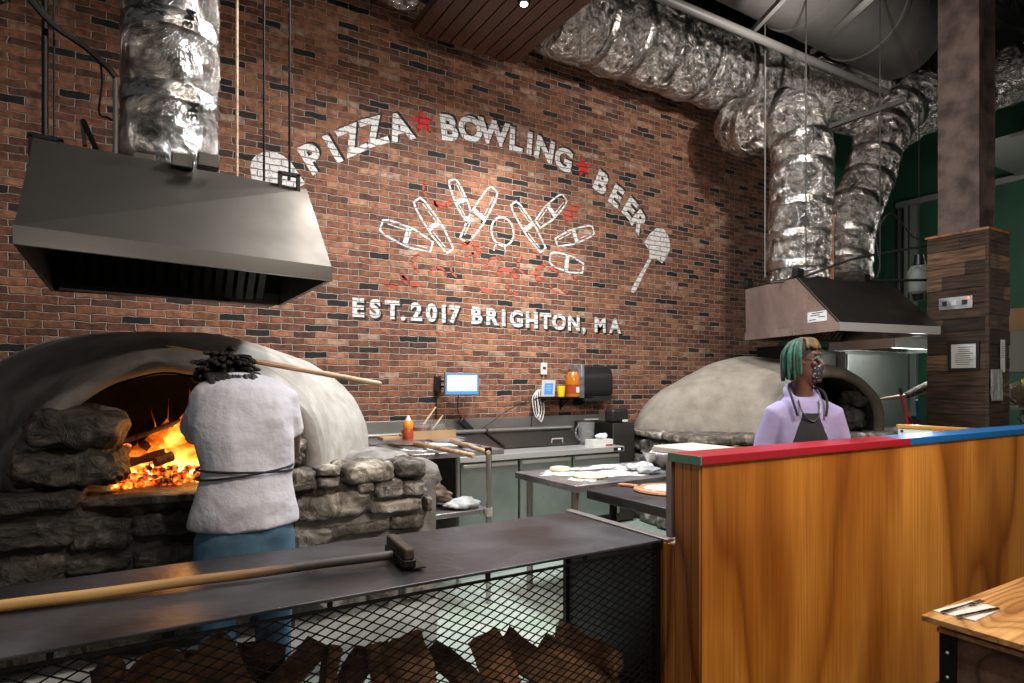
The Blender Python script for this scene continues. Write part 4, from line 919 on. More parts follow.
for i, ((u0, v0, Y0), (u1, v1, Y1), r, mt, lb) in enumerate([((117, 444, 3.86), (206, 411, 3.92), .014, 'char', 'thin charred stick lying highest across the flames'),
     ((116, 466, 3.86), (206, 442, 3.95), .026, 'char', 'charred log lying across the middle of the fire'), ((150, 482, 3.84), (212, 455, 3.98), .030, 'char', 'thick burning log end low in the fire'),
     ((138, 452, 4.0), (158, 438, 4.05), .045, 'char', 'stubby blackened chunk in the brightest flames'), ((155, 462, 3.82), (172, 456, 3.86), .028, 'char', 'small dark chunk lying on the embers'),
     ((200, 480, 3.9), (235, 440, 4.1), .035, 'char', 'charred log at the back edge of the fire beside the cook')]):
    a, b = atY(u0, v0, Y0), atY(u1, v1, Y1); n_ = 8
    pts = [a.lerp(b, j/n_)+Vector((0, 0, .008*noise.noise(Vector((i, j, 0))))) for j in range(n_+1)]
    tag(MB().tube(pts, [r*(1+.2*noise.noise(Vector((i, j*.7, 2)))) for j in range(n_+1)], 9).build('burning_log', mt, smooth=40), lb, 'log', 'logs in the oven fire')
# ================================================================== PREP LINE AT THE BRICK WALL
cL, cR = atY(461, 470, 5.36).x, atY(622, 452, 5.36).x
ct = thing('prep_refrigerator', 'long steel refrigerated prep counter against the brick wall', 'refrigerator', ((cL+cR)/2, 5.85, 0))
MB().box(1.68, cR, 5.42, 6.3, .12, .86).build('cabinet_body', 'steel_dark', ct, bevel=.005)
MB().box(1.68, cR+.02, 5.34, 5.72, .86, .92).build('cutting_board_shelf', 'steel_bright', ct, bevel=.006)
nd = 3; w = (cR-cL)/nd
for i in range(nd):
    MB().box(cL+i*w+.012, cL+(i+1)*w-.012, 5.385, 5.42, .16, .845).build('door', 'steel_door', ct, bevel=.006)
    h = MB().box(cL+i*w+.03, cL+(i+1)*w-.03, 5.372, 5.386, .80, .835).build('door_handle', 'steel_bright', ct, bevel=.004)
    h.parent = [c for c in ct.children if c.name.startswith('door') and 'handle' not in c.name][-1]
for x in (cL+.05, cR-.08):
    for y in (5.5, 6.2): MB().tube([(x, y, 0), (x, y, .12)], .02, 8).build('caster_leg', 'black_metal', ct)
# lids: sloped covers, dark gap between them
lx = [1.68, atY(502, 440, 5.75).x, cR-.14]
for i in range(2):
    m = MB(); a, b = lx[i]+.015, lx[i+1]-.015
    m.add([(a, 5.73, .925), (b, 5.73, .925), (b, 6.16, 1.05), (a, 6.16, 1.05), (a, 5.73, .945), (b, 5.73, .945), (b, 6.16, 1.075), (a, 6.16, 1.075)],
          [(0, 3, 2, 1), (4, 5, 6, 7), (0, 1, 5, 4), (1, 2, 6, 5), (2, 3, 7, 6), (3, 0, 4, 7)])
    m.build('sloping_lid', 'steel_hood', ct, smooth=0, bevel=.004)
    MB().tube([(a, 6.10, 1.095), (b, 6.10, 1.095)], .022, 10).build('lid_rail', 'steel', ct)
m = MB().tube([(lx[2]-.55, 5.76, .955), (lx[2]-.55, 5.755, 1.0), (lx[2]-.40, 5.755, 1.0), (lx[2]-.40, 5.76, .955)], .008, 8); m.build('lid_handle', 'steel_bright', ct)
MB().bar((lx[1], 5.72, .95), (lx[1], 6.18, 1.085), .03, .03).build('lid_divider', 'black_metal', ct, smooth=0)
MB().box(cR-.14, cR-.0, 5.335, 5.345, .872, .908).build('thermostat_panel', 'black', ct, smooth=0)
tl = MB().box(cR-.075, cR-.055, 5.328, 5.336, .882, .898).build('thermostat_light', 'lamp_cool', ct, smooth=0)
bsx0, bsx1 = 1.65, atY(625, 415, 6.33).x
tag(MB().box(bsx0, bsx1, 6.33, 6.37, .80, 1.225).build('steel_backsplash', 'steel', smooth=0, bevel=.004), 'long brushed steel backsplash sheet along the foot of the brick wall', 'backsplash')
p = atY(592, 421, 6.31)
sp = thing('safety_label', 'small white label stuck on the steel backsplash', 'label', (p.x, 6.33, p.z-.04))
MB().box(p.x-.11, p.x+.11, 6.320, 6.328, p.z-.03, p.z+.03).build('label_sheet', 'paper', sp, smooth=0)
m = MB()
for k in range(5): m.box(p.x-.09+k*.038, p.x-.062+k*.038, 6.316, 6.320, p.z-.012, p.z+.014)
m.build('printed_line', 'ink', sp, smooth=0)
# steel end unit with black dispenser
p = atY(608, 430, 5.95)
su = thing('steel_splash_guard', 'plain upright steel box at the end of the prep counter', 'splash guard', (p.x+.12, 6.0, 0))
MB().box(cR+.02, cR+.34, 5.55, 6.28, 0, 1.16).build('guard_body', 'steel_dark', su, bevel=.006)
MB().box(cR+.02, cR+.34, 5.53, 5.55, .03, 1.165).build('guard_panel', 'steel_hood', su, bevel=.004)
q = Vector((cR+.17, 5.65, 1.165))
nd_ = thing('napkin_dispenser', 'small shiny black dispenser on top of the steel splash guard', 'dispenser', q)
MB().box(q.x-.13, q.x+.13, q.y-.08, q.y+.08, q.z, q.z+.16).build('dispenser_case', 'black', nd_, bevel=.03, seg=3)
MB().box(q.x+.02, q.x+.10, q.y-.085, q.y-.078, q.z+.01, q.z+.035).build('dispenser_tag', 'paper', nd_, smooth=0)
p = Vector((cR-.20, 5.50, .92))
tb = thing('tissue_box', 'white box of tissues on the end of the prep counter', 'tissue box', p)
MB().box(p.x-.16, p.x+.13, p.y-.07, p.y+.07, p.z, p.z+.075).build('carton', 'white', tb, bevel=.004)
MB().box(p.x+.02, p.x+.125, p.y-.073, p.y-.069, p.z+.004, p.z+.02).build('carton_stripe', 'red', tb, smooth=0)
m = MB(); m.rock(p.x-.08, p.x+.08, p.y-.05, p.y+.05, p.z+.07, p.z+.14, .6, 2.2, 3, 8); m.build('tissue', 'paper', tb, smooth=30)
p = atY(601, 436, 5.8)
pc = thing('plastic_pitcher', 'clear plastic container standing on the prep counter before the splash guard', 'pitcher', (cR-.26, 5.68, .92))
MB().lathe([(0, 0), (.085, 0), (.10, .26), (.094, .26), (.08, .012), (0, .012)], (cR-.26, 5.68, .92), cap=False).build('pitcher_body', 'clear', pc)
MB().tube(spline([(cR-.36, 5.68, 1.14), (cR-.41, 5.68, 1.10), (cR-.40, 5.68, 1.02), (cR-.35, 5.68, .98)], 5), .01, 8).build('pitcher_handle', 'clear', pc)
# ------------------------------------------------ wall shelf and what stands on it
sy0, sy1 = 6.16, 6.395
a, b = atY(541, 397, 6.2), atY(581, 397, 6.2); sz = a.z
ws = thing('wall_shelf', 'narrow black wall shelf fixed to the bricks above the prep counter', 'shelf', ((a.x+b.x)/2, 6.39, sz-.2))
MB().box(a.x, b.x+.16, sy0, sy1, sz-.02, sz).build('shelf_board', 'black_metal', ws, smooth=0, bevel=.003)
for x in (a.x+.06, b.x-.18):
    MB().bar((x, sy0+.04, sz-.03), (x, 6.38, sz-.03), .02, .02).bar((x, 6.385, sz-.02), (x, 6.385, sz-.16), .02, .02).bar((x, sy0+.06, sz-.03), (x, 6.38, sz-.14), .015, .015).build('shelf_bracket', 'black_metal', ws, smooth=0)
p = Vector((atY(548, 388, 6.25).x, 6.25, sz))
tbt = thing('tablet', 'white framed tablet with blue screen on the black wall shelf', 'tablet', p)
m = MB().box(p.x-.105, p.x+.095, -.006, .006, 0, .20); k0 = 0
m.rot(.12, 'X', (0, 0, 0)); m.xf(Matrix.Translation((0, p.y, sz+.002))); m.build('tablet_frame', 'white', tbt, smooth=0, bevel=.004)
m = MB().box(p.x-.065, p.x+.06, -.008, -.0065, .03, .165); m.rot(.12, 'X', (0, 0, 0)); m.xf(Matrix.Translation((0, p.y, sz+.002))); m.build('tablet_screen', 'screen_blue', tbt, smooth=0)
m = MB()
for k, (x0, x1) in enumerate([(-.03, .03), (-.045, .035), (-.02, .03)]): m.box(p.x+x0, p.x+x1, -.0092, -.008, .13-k*.028, .137-k*.028)
m.rot(.12, 'X', (0, 0, 0)); m.xf(Matrix.Translation((0, p.y, sz+.002))); m.build('screen_text', 'paper', tbt, smooth=0)
p = Vector((atY(561, 391, 6.25).x, 6.25, sz))
tag(MB().lathe([(0, 0), (.042, 0), (.058, .135), (.052, .135), (.038, .01), (0, .01)], p, cap=False).build('plastic_cup', 'yellowp'), 'bright yellow plastic cup on the black wall shelf', 'cup')
p = Vector((atY(573, 391, 6.26).x, 6.26, sz))
bt_ = thing('amber_bottle', 'large amber bottle with red label on the black wall shelf', 'bottle', p)
MB().lathe([(0, 0), (.098, 0), (.10, .03), (.10, .19), (.085, .27), (.062, .31), (0, .31)], p).build('bottle_body', 'orange_clear', bt_)
MB().lathe([(0, .31), (.05, .31), (.05, .34), (0, .345)], p).build('bottle_cap', 'old_dowel', bt_)
MB().lathe([(.1025, .04), (.1025, .15)], p, cap=False).build('bottle_label', 'redsauce', bt_)
mm = MB().box(p.x-.03, p.x+.02, p.y-.1065, p.y-.1035, p.z+.05, p.z+.12).build('label_print', 'paper', bt_, smooth=0)
a, b = atY(580, 399, 6.15), atY(607, 367, 6.15)
pt_ = thing('paper_towel_dispenser', 'big black paper towel dispenser mounted on the brick wall', 'dispenser', ((a.x+b.x)/2, 6.39, a.z))
MB().box(a.x, a.x+.05, 6.12, 6.395, a.z+.01, b.z+.03).build('dispenser_backplate', 'wrap', pt_, bevel=.01)
m = MB(); prof = [(6.39, 0), (6.16, 0), (6.13, .05), (6.125, .22), (6.15, .32), (6.21, .38), (6.39, .39)]
zs = (b.z-a.z)/.38
m.add([(a.x+.04, y, a.z+.03+z*zs*.95) for y, z in prof]+[(b.x+.09, y, a.z+.03+z*zs*.95) for y, z in prof], [tuple(range(6, -1, -1)), tuple(range(7, 14))]+[(k, (k+1) % 7, 7+(k+1) % 7, 7+k) for k in range(7)])
m.build('dispenser_cover', 'black', pt_, smooth=40, bevel=.02, seg=3)
MB().box(a.x+.06, b.x+.07, 6.16, 6.36, a.z-.03, a.z+.04).build('dispenser_mouth', 'black_matte', pt_, smooth=0)
MB().box(b.x+.085, b.x+.14, 6.2, 6.26, a.z+.10, a.z+.13).build('dispenser_lever', 'black', pt_, bevel=.005)
p = atY(543, 370, WY)
ob = thing('wall_outlet', 'white outlet box on the bricks above the tablet', 'outlet', (p.x, WY, p.z-.1))
MB().box(p.x-.045, p.x+.045, WY-.03, WY-.002, p.z-.06, p.z+.09).build('outlet_cover', 'white', ob, bevel=.006)
MB().box(p.x-.02, p.x+.02, WY-.036, WY-.029, p.z+.01, p.z+.04).build('outlet_socket', 'ink', ob, smooth=0)
MB().tube([(p.x, WY-.012, p.z-.06), (p.x, WY-.012, p.z-.18)], .008, 6).build('outlet_conduit', 'cabinet', ob)
# cables hanging by the shelf
cA = atY(537, 392, 6.3)
for k in range(3):
    o_ = (k-1)*.035
    tag(MB().tube(spline([cA+Vector((.03, .02, .03)), cA+Vector((o_-.05, -.03, -.08)), cA+Vector((o_-.01, -.04, -.30-.03*k)), cA+Vector((o_+.05, -.03, -.22)), cA+Vector((o_+.02, -.02, -.03)), cA+Vector((.06, .02, .03))], 6), .007, 6).build('cable', 'white'),
        ['white cable loop hanging off the shelf end, nearest the monitor', 'white cable loop hanging off the shelf end, in the middle', 'white cable loop hanging off the shelf end, nearest the tablet'][k], 'cable')
tag(MB().tube(spline([atY(540, 397, 6.2), atY(532, 402, 6.3), atY(532, 412, 6.31), atY(531, 430, 6.28)], 5), .007, 6).build('cable', 'rubber'), 'black cable dropping from the wall shelf to the prep counter', 'cable')
tag(MB().tube(spline([atY(540, 394, 6.37), atY(520, 404, 6.375), atY(505, 412, 6.3), atY(490, 423, 6.3), atY(478, 431, 6.28)], 5), .005, 6).build('cable', 'rubber'), 'thin cable sloping along the bricks from shelf to power brick', 'cable')
# ------------------------------------------------ monitor on wall arm
a, b = atY(446, 394, 6.12), atY(477, 374, 6.12); cxm, czm = (a.x+b.x)/2, (a.z+b.z)/2
mo = thing('wall_monitor', 'small bright white monitor on a black wall arm', 'monitor', (cxm, 6.12, a.z))
W2, H2 = (b.x-a.x)/2, (b.z-a.z)/2
Rm = Matrix.Translation((cxm, 6.12, czm)) @ Matrix.Rotation(-.06, 4, 'Z')
MB().box(-W2-.012, W2+.012, -.015, .02, -H2-.012, H2+.012).xf(Rm).build('monitor_bezel', 'steel', mo, smooth=0, bevel=.004)
MB().box(-W2, W2, -.018, -.014, -H2, H2).xf(Rm).build('screen_border', 'screen_blue', mo, smooth=0)
MB().box(-W2+.02, W2-.02, -.021, -.017, -H2+.035, H2-.02).xf(Rm).build('lit_screen', 'screen', mo, smooth=0)
ar = atY(437, 384, 6.37)
MB().box(ar.x-.03, ar.x+.04, 6.34, 6.395, ar.z-.09, ar.z+.09).build('wall_plate', 'black', mo, bevel=.005)
MB().bar((ar.x+.03, 6.34, ar.z+.03), (cxm-.05, 6.15, czm+.03), .02, .02).bar((ar.x+.03, 6.34, ar.z-.03), (cxm-.05, 6.15, czm-.03), .02, .02).build('support_arm', 'black_metal', mo, smooth=0)
tag(MB().tube([(ar.x, 6.385, ar.z-.09), (ar.x-.005, 6.385, 1.24)], .008, 6).build('cable', 'rubber'), 'black cable running down the bricks below the monitor arm', 'cable')
tag(MB().tube(spline([(cxm-.02, 6.16, a.z), (cxm+.02, 6.25, a.z-.2), (cxm+.10, 6.28, 1.2), (cxm+.2, 6.27, 1.12)], 6), .006, 6).build('cable', 'rubber'), 'thin cable hanging from the monitor to the counter', 'cable')
p = atY(464, 426, 6.22)
tag(MB().box(-.10, .10, -.03, .03, 0, .07).rot(.75, 'Y', (0, 0, 0)).xf(Matrix.Translation((p.x, 6.22, p.z-.02))).build('power_brick', 'black', bevel=.01), 'black power brick leaning on the backsplash below the monitor', 'power adapter')

# ------------------------------------------------ steel worktable with peels beside the burning oven
tx0, tx1, ty0, ty1, tz = 1.80, 2.62, 4.45, 5.30, 1.08
wt = thing('steel_worktable', 'tall steel worktable dusted with flour beside the burning oven', 'table', ((tx0+tx1)/2, (ty0+ty1)/2, 0))
MB().box(tx0, tx1, ty0, ty1, tz-.045, tz).build('table_top', 'steel_top', wt, bevel=.006)
for x in (tx0+.06, tx0+.42, tx1-.05):
    for y in (ty0+.06, ty1-.06):
        if x > tx1-.1 and y < ty0+.1: y += .1
        MB().tube([(x, y, 0), (x, y, tz-.045)], .018, 10).build('leg', 'steel', wt)
MB().box(tx0+.03, tx1-.05, ty1-.12, ty1-.09, .5, tz-.05).build('back_panel', 'steel_dark', wt, smooth=0)  # dark sheet added for the shade under the tabletop
def patch(cx, cy, z, rx, ry, seed, name, mat, label, cat, th=.004, n=40, amp=.45):
    m = MB(); ring = [];
    for k in range(n):
        a_ = 2*PI*k/n; r = 1+amp*noise.noise(Vector((math.cos(a_)*1.6+seed, math.sin(a_)*1.6, seed)))+amp*.4*noise.noise(Vector((math.cos(a_)*5+seed, math.sin(a_)*5, seed)))
        ring.append((cx+rx*r*math.cos(a_), cy+ry*r*math.sin(a_)))
    m.prism(ring, lambda x, y, t: Vector((x, y, t)), z+.0005, z+th)
    o = m.build(name, mat, smooth=0); return tag(o, label, cat, 'flour dustings', 'stuff')
# upper floured sheet resting on the table
sh = thing('flour_board', 'thin floured steel sheet lying across the tall worktable', 'board', (2.2, 4.9, tz))
MB().box(tx0+.10, tx1-.08, ty0+.25, ty1-.02, tz+.001, tz+.013).build('board_sheet', 'steel_top', sh, bevel=.003)
patch(2.35, 4.95, tz+.013, .20, .18, 4, 'flour_patch', 'flour', 'white flour dusting on the tall worktable nearest the prep counter', 'flour')
patch(1.98, 4.75, tz, .15, .12, 5, 'flour_patch', 'flour', 'white flour dusting on the tall worktable nearest the burning oven', 'flour')
patch(2.1, 5.1, tz+.013, .12, .14, 6, 'flour_patch', 'flour', 'white flour dusting at the rear of the tall worktable', 'flour')
def peel(x0, y0, x1, y1, z, label, blade_dir=1):
    """long-handled peel: handle end at (x0,y0), blade at (x1,y1)"""
    o = thing('pizza_peel', label, 'pizza peel', (x0, y0, z)); a, b = Vector((x0, y0, z)), Vector((x1, y1, z)); d = (b-a).normalized(); s_ = Vector((-d.y, d.x, 0))
    MB().tube([a, a+d*.02, b], [.015, .019, .019], 12).build('handle', 'dowel', o)
    w = .14; L_ = .34; pts = [(0, -.03), (.08, -w), (L_-.03, -w), (L_, -w+.03), (L_, w-.03), (L_-.03, w), (.08, w), (0, .03)]
    MB().prism([(p_[0], p_[1]) for p_ in pts], lambda x, y, t: b+d*(x-.02)+s_*y+Vector((0, 0, t)), -.012, -.006).build('blade', 'tray_metal', o, smooth=0)
    return o
ha, hb = atZ(475, 469, 1.10), atZ(408, 437, 1.10)
# handle ends overhang the table front
e1, e2 = atd(474, 468, 4.35), atd(489, 462, 4.55)
peel(e1.x, e1.y, 2.02, 4.92, tz+.036, 'wooden-handled peel overhanging the tall worktable, nearer the stone wall')
peel(e2.x, e2.y, 2.40, 5.0, tz+.036, 'wooden-handled peel overhanging the tall worktable, nearer the prep counter')
# rear narrow shelf with trays, sauce bottle and utensil tub
rs = thing('steel_side_shelf', 'narrow steel shelf behind the tall worktable carrying trays and sauce', 'shelf', (2.1, 5.6, 0))
MB().box(1.70, 2.72, 5.34, 5.70, 1.08, 1.105).build('shelf_board', 'steel_top', rs, smooth=0)
for x in (1.74, 2.68): MB().box(x-.015, x+.015, 5.60, 5.64, .925, 1.08).build('shelf_bracket', 'steel', rs, smooth=0)
sz2 = 1.105
for (u, v, w, d, h, mt, lb) in [(388, 437, .26, .16, .025, 'cardboard', 'flat brown cardboard piece lying nearest the oven dome'), (399, 435, .18, .16, .04, 'cardboard', 'folded brown cardboard piece beside the squeeze bottle')]:
    p = atZ(u, v, sz2+.01); tag(MB().box(p.x-w/2, p.x+w/2, 5.44, 5.44+d, sz2, sz2+h).build('cardboard_piece', mt, smooth=0, bevel=.003), lb, 'cardboard')
p = Vector((atY(407, 430, 5.45).x, 5.42, sz2))
sb = thing('squeeze_bottle', 'orange squeeze bottle with pale nozzle on the side shelf', 'bottle', p)
MB().lathe([(0, 0), (.045, 0), (.048, .02), (.048, .09), (.042, .10), (.042, .10), (0, .10)], p).build('bottle_base', 'redsauce', sb)
MB().lathe([(0, .10), (.043, .10), (.048, .11), (.048, .15), (.034, .175), (0, .176)], p).build('bottle_body', 'orange', sb)
MB().lathe([(0, .175), (.03, .175), (.025, .19), (.008, .225), (0, .225)], p).build('nozzle', 'offwhite', sb)
p = Vector((atY(425, 434, 5.5).x, 5.5, sz2))
tr = thing('cardboard_tray', 'long low brown cardboard tray on the side shelf', 'tray', p)
MB().box(p.x-.20, p.x+.28, 5.40, 5.60, sz2, sz2+.004).build('tray_floor', 'cardboard', tr, smooth=0)
for x0, x1, y0, y1 in ((-.20, .28, 5.40, 5.405), (-.20, .28, 5.595, 5.60), (-.20, -.195, 5.405, 5.595), (.275, .28, 5.405, 5.595)):
    MB().box(p.x+x0, p.x+x1, y0, y1, sz2+.004, sz2+.075).build('tray_side', 'cardboard', tr, smooth=0)
tu = thing('plastic_tub', 'clear tub of red topping in the cardboard tray', 'tub', (p.x-.04, 5.5, sz2+.005))
MB().lathe([(0, 0), (.08, 0), (.092, .14), (.088, .14), (.076, .006), (0, .006)], (p.x-.04, 5.5, sz2+.005), cap=False).build('tub_shell', 'clear', tu)
MB().lathe([(0, .007), (.074, .007), (.084, .10), (0, .10)], (p.x-.04, 5.5, sz2+.005)).build('tub_filling', 'redsauce', tu)
tu = thing('plastic_tub', 'clear empty tub holding a spatula in the cardboard tray', 'tub', (p.x+.13, 5.5, sz2+.005))
MB().lathe([(0, 0), (.065, 0), (.075, .13), (.071, .13), (.061, .006), (0, .006)], (p.x+.13, 5.5, sz2+.005), cap=False).build('tub_shell', 'clear', tu)
for (u0, v0, u1, v1, lb) in [(424, 424, 435.5, 407, 'pale wooden spoon handle standing in the tub of red topping'), (432, 430, 443, 415, 'pale flat spatula leaning in the empty tub')]:
    tag(MB().bar(atY(u0, v0, 5.5), atY(u1, v1, 5.55), .022, .008).build('wooden_utensil', 'dowel', bevel=.003), lb, 'utensil')
# ------------------------------------------------ low steel rack with post in front
rk = thing('steel_rack', 'low steel rack with one tall post between oven and prep counter', 'rack', (1.95, 4.3, 0))
pp = atd(487, 450, 4.6); px_, py_ = pp.x, pp.y; lz = .695
MB().box(1.66, px_+.02, py_, py_+.50, lz-.035, lz).build('rack_shelf', 'steel_top', rk, bevel=.004)
MB().tube([(px_, py_-.02, 0), (px_, py_-.02, 1.13)], .019, 12).build('tall_post', 'steel', rk)
MB().tube([(px_, py_-.02, 1.10), (px_, py_-.02, 1.15)], .026, 12).build('post_cap', 'black_metal', rk)
MB().tube([(px_, py_-.02, lz-.05), (px_, py_-.02, lz+.01)], .030, 12).build('post_collar', 'steel_bright', rk)
for x, y in ((1.69, py_+.03), (1.69, py_+.46), (px_, py_+.46)): MB().tube([(x, y, 0), (x, y, lz-.03)], .016, 10).build('leg', 'steel', rk)
m = MB().rock(1.70, px_-.18, py_+.12, py_+.42, lz+.002, lz+.26, .55, 2.4, 77, 14)
for i, v in enumerate(m.v):
    if v.z > lz+.05: v.z -= (v.x-1.70)*.30*(v.z-lz)/.26
tag(m.build('paper_sack', 'sack', smooth=40), 'crumpled brown paper sack slumped on the low steel rack', 'sack')
m = MB().rock(px_-.30, px_-.02, py_+.02, py_+.22, lz+.001, lz+.06, .7, 2.2, 83, 14)
tag(m.build('kitchen_towel', 'linen', smooth=50), 'crumpled pale grey towel on the low steel rack beside its post', 'towel')

# ------------------------------------------------ floured dough table and nearer dark table
def work_table(name, label, x0, x1, y0, y1, z, topmat, legmat, legs, apron=.05):
    t = thing(name, label, 'table', ((x0+x1)/2, (y0+y1)/2, 0))
    MB().box(x0, x1, y0, y1, z-apron, z).build('table_top', topmat, t, bevel=.006)
    for x, y in legs: MB().tube([(x, y, 0), (x, y, z-apron)], .026, 12).build('leg', legmat, t)
    return t
work_table('dough_table', 'steel table covered in flour with rounds of dough', 2.58, 4.70, 3.42, 4.22, .92, 'steel_top', 'steel', [(2.66, 3.52), (2.66, 4.12), (4.6, 3.52), (4.6, 4.12)])
work_table('side_table', 'bare dark steel table holding the wooden pizza board', 2.55, 3.85, 2.42, 3.26, .92, 'black_steel', 'black_metal', [(2.68, 3.14), (2.68, 2.52), (3.75, 3.14), (3.75, 2.52)], .06)
for x, y, rx, ry, sd, lb in [(2.85, 3.95, .16, .14, 1, 'at the corner nearest the prep counter'), (3.25, 3.75, .34, .16, 2, 'under the flat round of dough'), (3.75, 3.85, .36, .22, 3, 'across the middle of the table'),
                             (3.35, 4.08, .40, .09, 7, 'along the rear edge'), (4.2, 3.95, .30, .20, 8, 'round the foil bowl'), (2.85, 3.62, .12, .10, 9, 'at the near corner'), (3.9, 3.58, .42, .09, 12, 'along the near edge')]:
    patch(x, y, .92, rx, ry, sd, 'flour_patch', 'flour', 'white flour dusting on the dough table '+lb, 'flour', .003, 70, .8)
for (u, v, r, h, lb) in [(560, 470, .085, .035, 'small ball of dough on the floured table'), (590, 476, .135, .028, 'flattened round of dough on the floured table')]:
    p = atZ(u, v, .93)
    tag(MB().lathe([(0, 0), (r*.92, 0), (r, h*.4), (r*.93, h*.85), (r*.6, h), (0, h)], (p.x, p.y, .9235), 32).build('dough_round', 'dough'), lb, 'dough')
p = atZ(668, 467, .93); p.y = min(p.y, 4.0)
bw = thing('mixing_bowl', 'dented steel mixing bowl full of flour scraps on the dough table', 'bowl', (p.x, p.y, .924))
MB().lathe([(0, 0), (.09, 0), (.17, .05), (.215, .13), (.225, .135), (.215, .14), (.20, .13), (.16, .06), (.08, .012), (0, .012)], (p.x, p.y, .924), 36, cap=False).build('bowl_shell', 'tray_metal', bw, smooth=180)
MB().rock(p.x-.16, p.x+.16, p.y-.16, p.y+.16, .96, 1.10, .5, 2.2, 91, 14).build('bowl_contents', 'flour', bw, smooth=50)
for i, (dx, dy, w) in enumerate([(-.30, .02, .13), (-.36, -.16, .10)]):
    tag(MB().rock(p.x+dx-w, p.x+dx+w, p.y+dy-.08, p.y+dy+.08, .924, .985, .7, 2.1, 95+i, 12).build('floury_cloth', 'linen' if i else 'flour', smooth=50), ['crumpled floury cloth against the mixing bowl', 'small crumpled grey cloth in front of the mixing bowl'][i], 'cloth')
# wooden peel board on the side table
p = atZ(648, 491, .925)
pb_ = thing('pizza_board', 'round wooden pizza board with short handle dusted with flour', 'pizza board', (p.x+.12, p.y-.04, .921))
MB().lathe([(0, 0), (.20, 0), (.21, .008), (.205, .018), (0, .018)], (p.x+.12, p.y-.04, .921), 40).build('board_disc', 'board_wood', pb_)
MB().bar(Vector((p.x+.06, p.y+.13, .931)), Vector((p.x+.0, p.y+.28, .931)), .05, .016).build('board_handle', 'board_wood', pb_, bevel=.004)
MB().prism([(.13*math.cos(k*PI/12)*(1+.2*math.sin(3*k)), .13*math.sin(k*PI/12)) for k in range(24)], lambda x, y, t: Vector((p.x+.12+x, p.y-.03+y, t)), .9392, .9402).build('flour_dusting', 'flour', pb_, smooth=0)
# stacked white dough boxes
for k, (x0, x1, y0, y1, z0, z1) in enumerate([(3.50, 3.74, 2.94, 3.24, .922, 1.012), (3.50, 3.74, 2.94, 3.24, 1.014, 1.103), (3.34, 3.76, 2.90, 3.46, 1.105, 1.158)]):
    o = MB().box(x0, x1, y0, y1, z0, z1).build('dough_box', 'offwhite', bevel=.012, seg=3)
    tag(o, ['cream plastic dough box at the foot of the stack behind the counter end', 'cream plastic dough box in the middle of the stack behind the counter end', 'wide cream plastic lid slab topping the box stack behind the counter end'][k], 'box', 'stacked dough boxes')
# ------------------------------------------------ far right equipment behind the unlit oven
def cabinet(x0, x1, y0, y1, z1, label, mat, nd=1, cat='refrigerator', name='upright_refrigerator'):
    t = thing(name, label, cat, ((x0+x1)/2, (y0+y1)/2, 0))
    MB().box(x0, x1, y0+.03, y1, .1, z1).build('cabinet_body', mat, t, bevel=.008)
    w = (x1-x0)/nd
    for k in range(nd):
        d = MB().box(x0+k*w+.01, x0+(k+1)*w-.01, y0, y0+.03, .14, z1-.10).build('door', mat, t, bevel=.006)
        h = MB().tube([(x0+k*w+.08, y0-.03, 1.0), (x0+k*w+.08, y0-.03, 1.4)], .012, 8).build('door_handle', 'steel_bright', t); h.parent = d
    for x in (x0+.08, x1-.08): MB().tube([(x, y0+.1, 0), (x, y0+.1, .1)], .03, 8).build('caster_leg', 'black_metal', t)
    return t
cabinet(9.55, 11.35, 5.6, 6.3, 2.2, 'wide pale stainless refrigerator behind the unlit oven', 'steel', 1)
cabinet(8.35, 9.5, 5.75, 6.35, 2.2, 'darker stainless refrigerator partly behind the person in lilac', 'steel_dark', 1)
h2, *_ = hood('exhaust_hood', 'small low steel hood lit from below beyond the turned hood', [(8.9, 4.55), (10.9, 4.55), (10.9, 5.5), (8.9, 5.5)], 2.12, 2.25, 2.42, .6, ('steel', 'steel_bright', 'steel', 'steel', 'steel_dark'))
MB().box(9.6, 10.6, 4.9, 5.0, 2.16, 2.19).build('lamp_tube', 'lamp_cool', h2, smooth=0)
# shelving and boxes glimpsed beyond the column
sx0, sx1, sy_0, sy_1 = 9.9, 11.6, 3.0, 3.9
ms = thing('storage_shelving', 'pale green-grey storage cabinet beyond the barn-board casing', 'shelving', ((sx0+sx1)/2, 3.45, 0))
MB().box(sx0, sx1, sy_0+.02, sy_1, 0, .9).build('lower_cabinet', 'cabinet', ms, bevel=.006)
MB().box(sx0, sx1, sy_0+.02, sy_1, 1.78, 2.32).build('upper_cabinet', 'cabinet', ms, bevel=.006)
for x in (sx0+.03, sx1-.03): MB().box(x-.03, x+.03, sy_1-.08, sy_1-.02, .9, 1.78).build('upright', 'steel', ms, smooth=0)
MB().box(sx0+.02, sx1-.02, sy_0+.01, sy_0+.02, 1.98, 2.0).build('cabinet_seam', 'ink', ms, smooth=0)
MB().box(sx0+.01, sx1-.02, sy_0+.3, sy_1-.02, 1.28, 1.31).build('middle_shelf', 'steel', ms, smooth=0)
tag(MB().box(sx0+.05, sx0+1.0, sy_0+.1, sy_1-.2, 2.322, 2.62).build('cardboard_box', 'cardboard', bevel=.006), 'brown cardboard box on top of the pale storage cabinet', 'box')
tag(MB().rock(sx0+.05, sx0+.65, sy_0+.05, sy_0+.5, .90, 1.25, .8, 2.0, 201, 16).build('wrapped_bundle', 'wrap', smooth=30), 'shiny crumpled plastic bundle on the lower storage cabinet', 'bundle')
tag(MB().rock(sx0+.15, sx0+.55, sy_0+.32, sy_1-.2, 1.312, 1.60, .6, 2.2, 207, 12).build('wrapped_bundle', 'sack', smooth=30), 'dark wrapped bundle on the middle storage shelf', 'bundle')
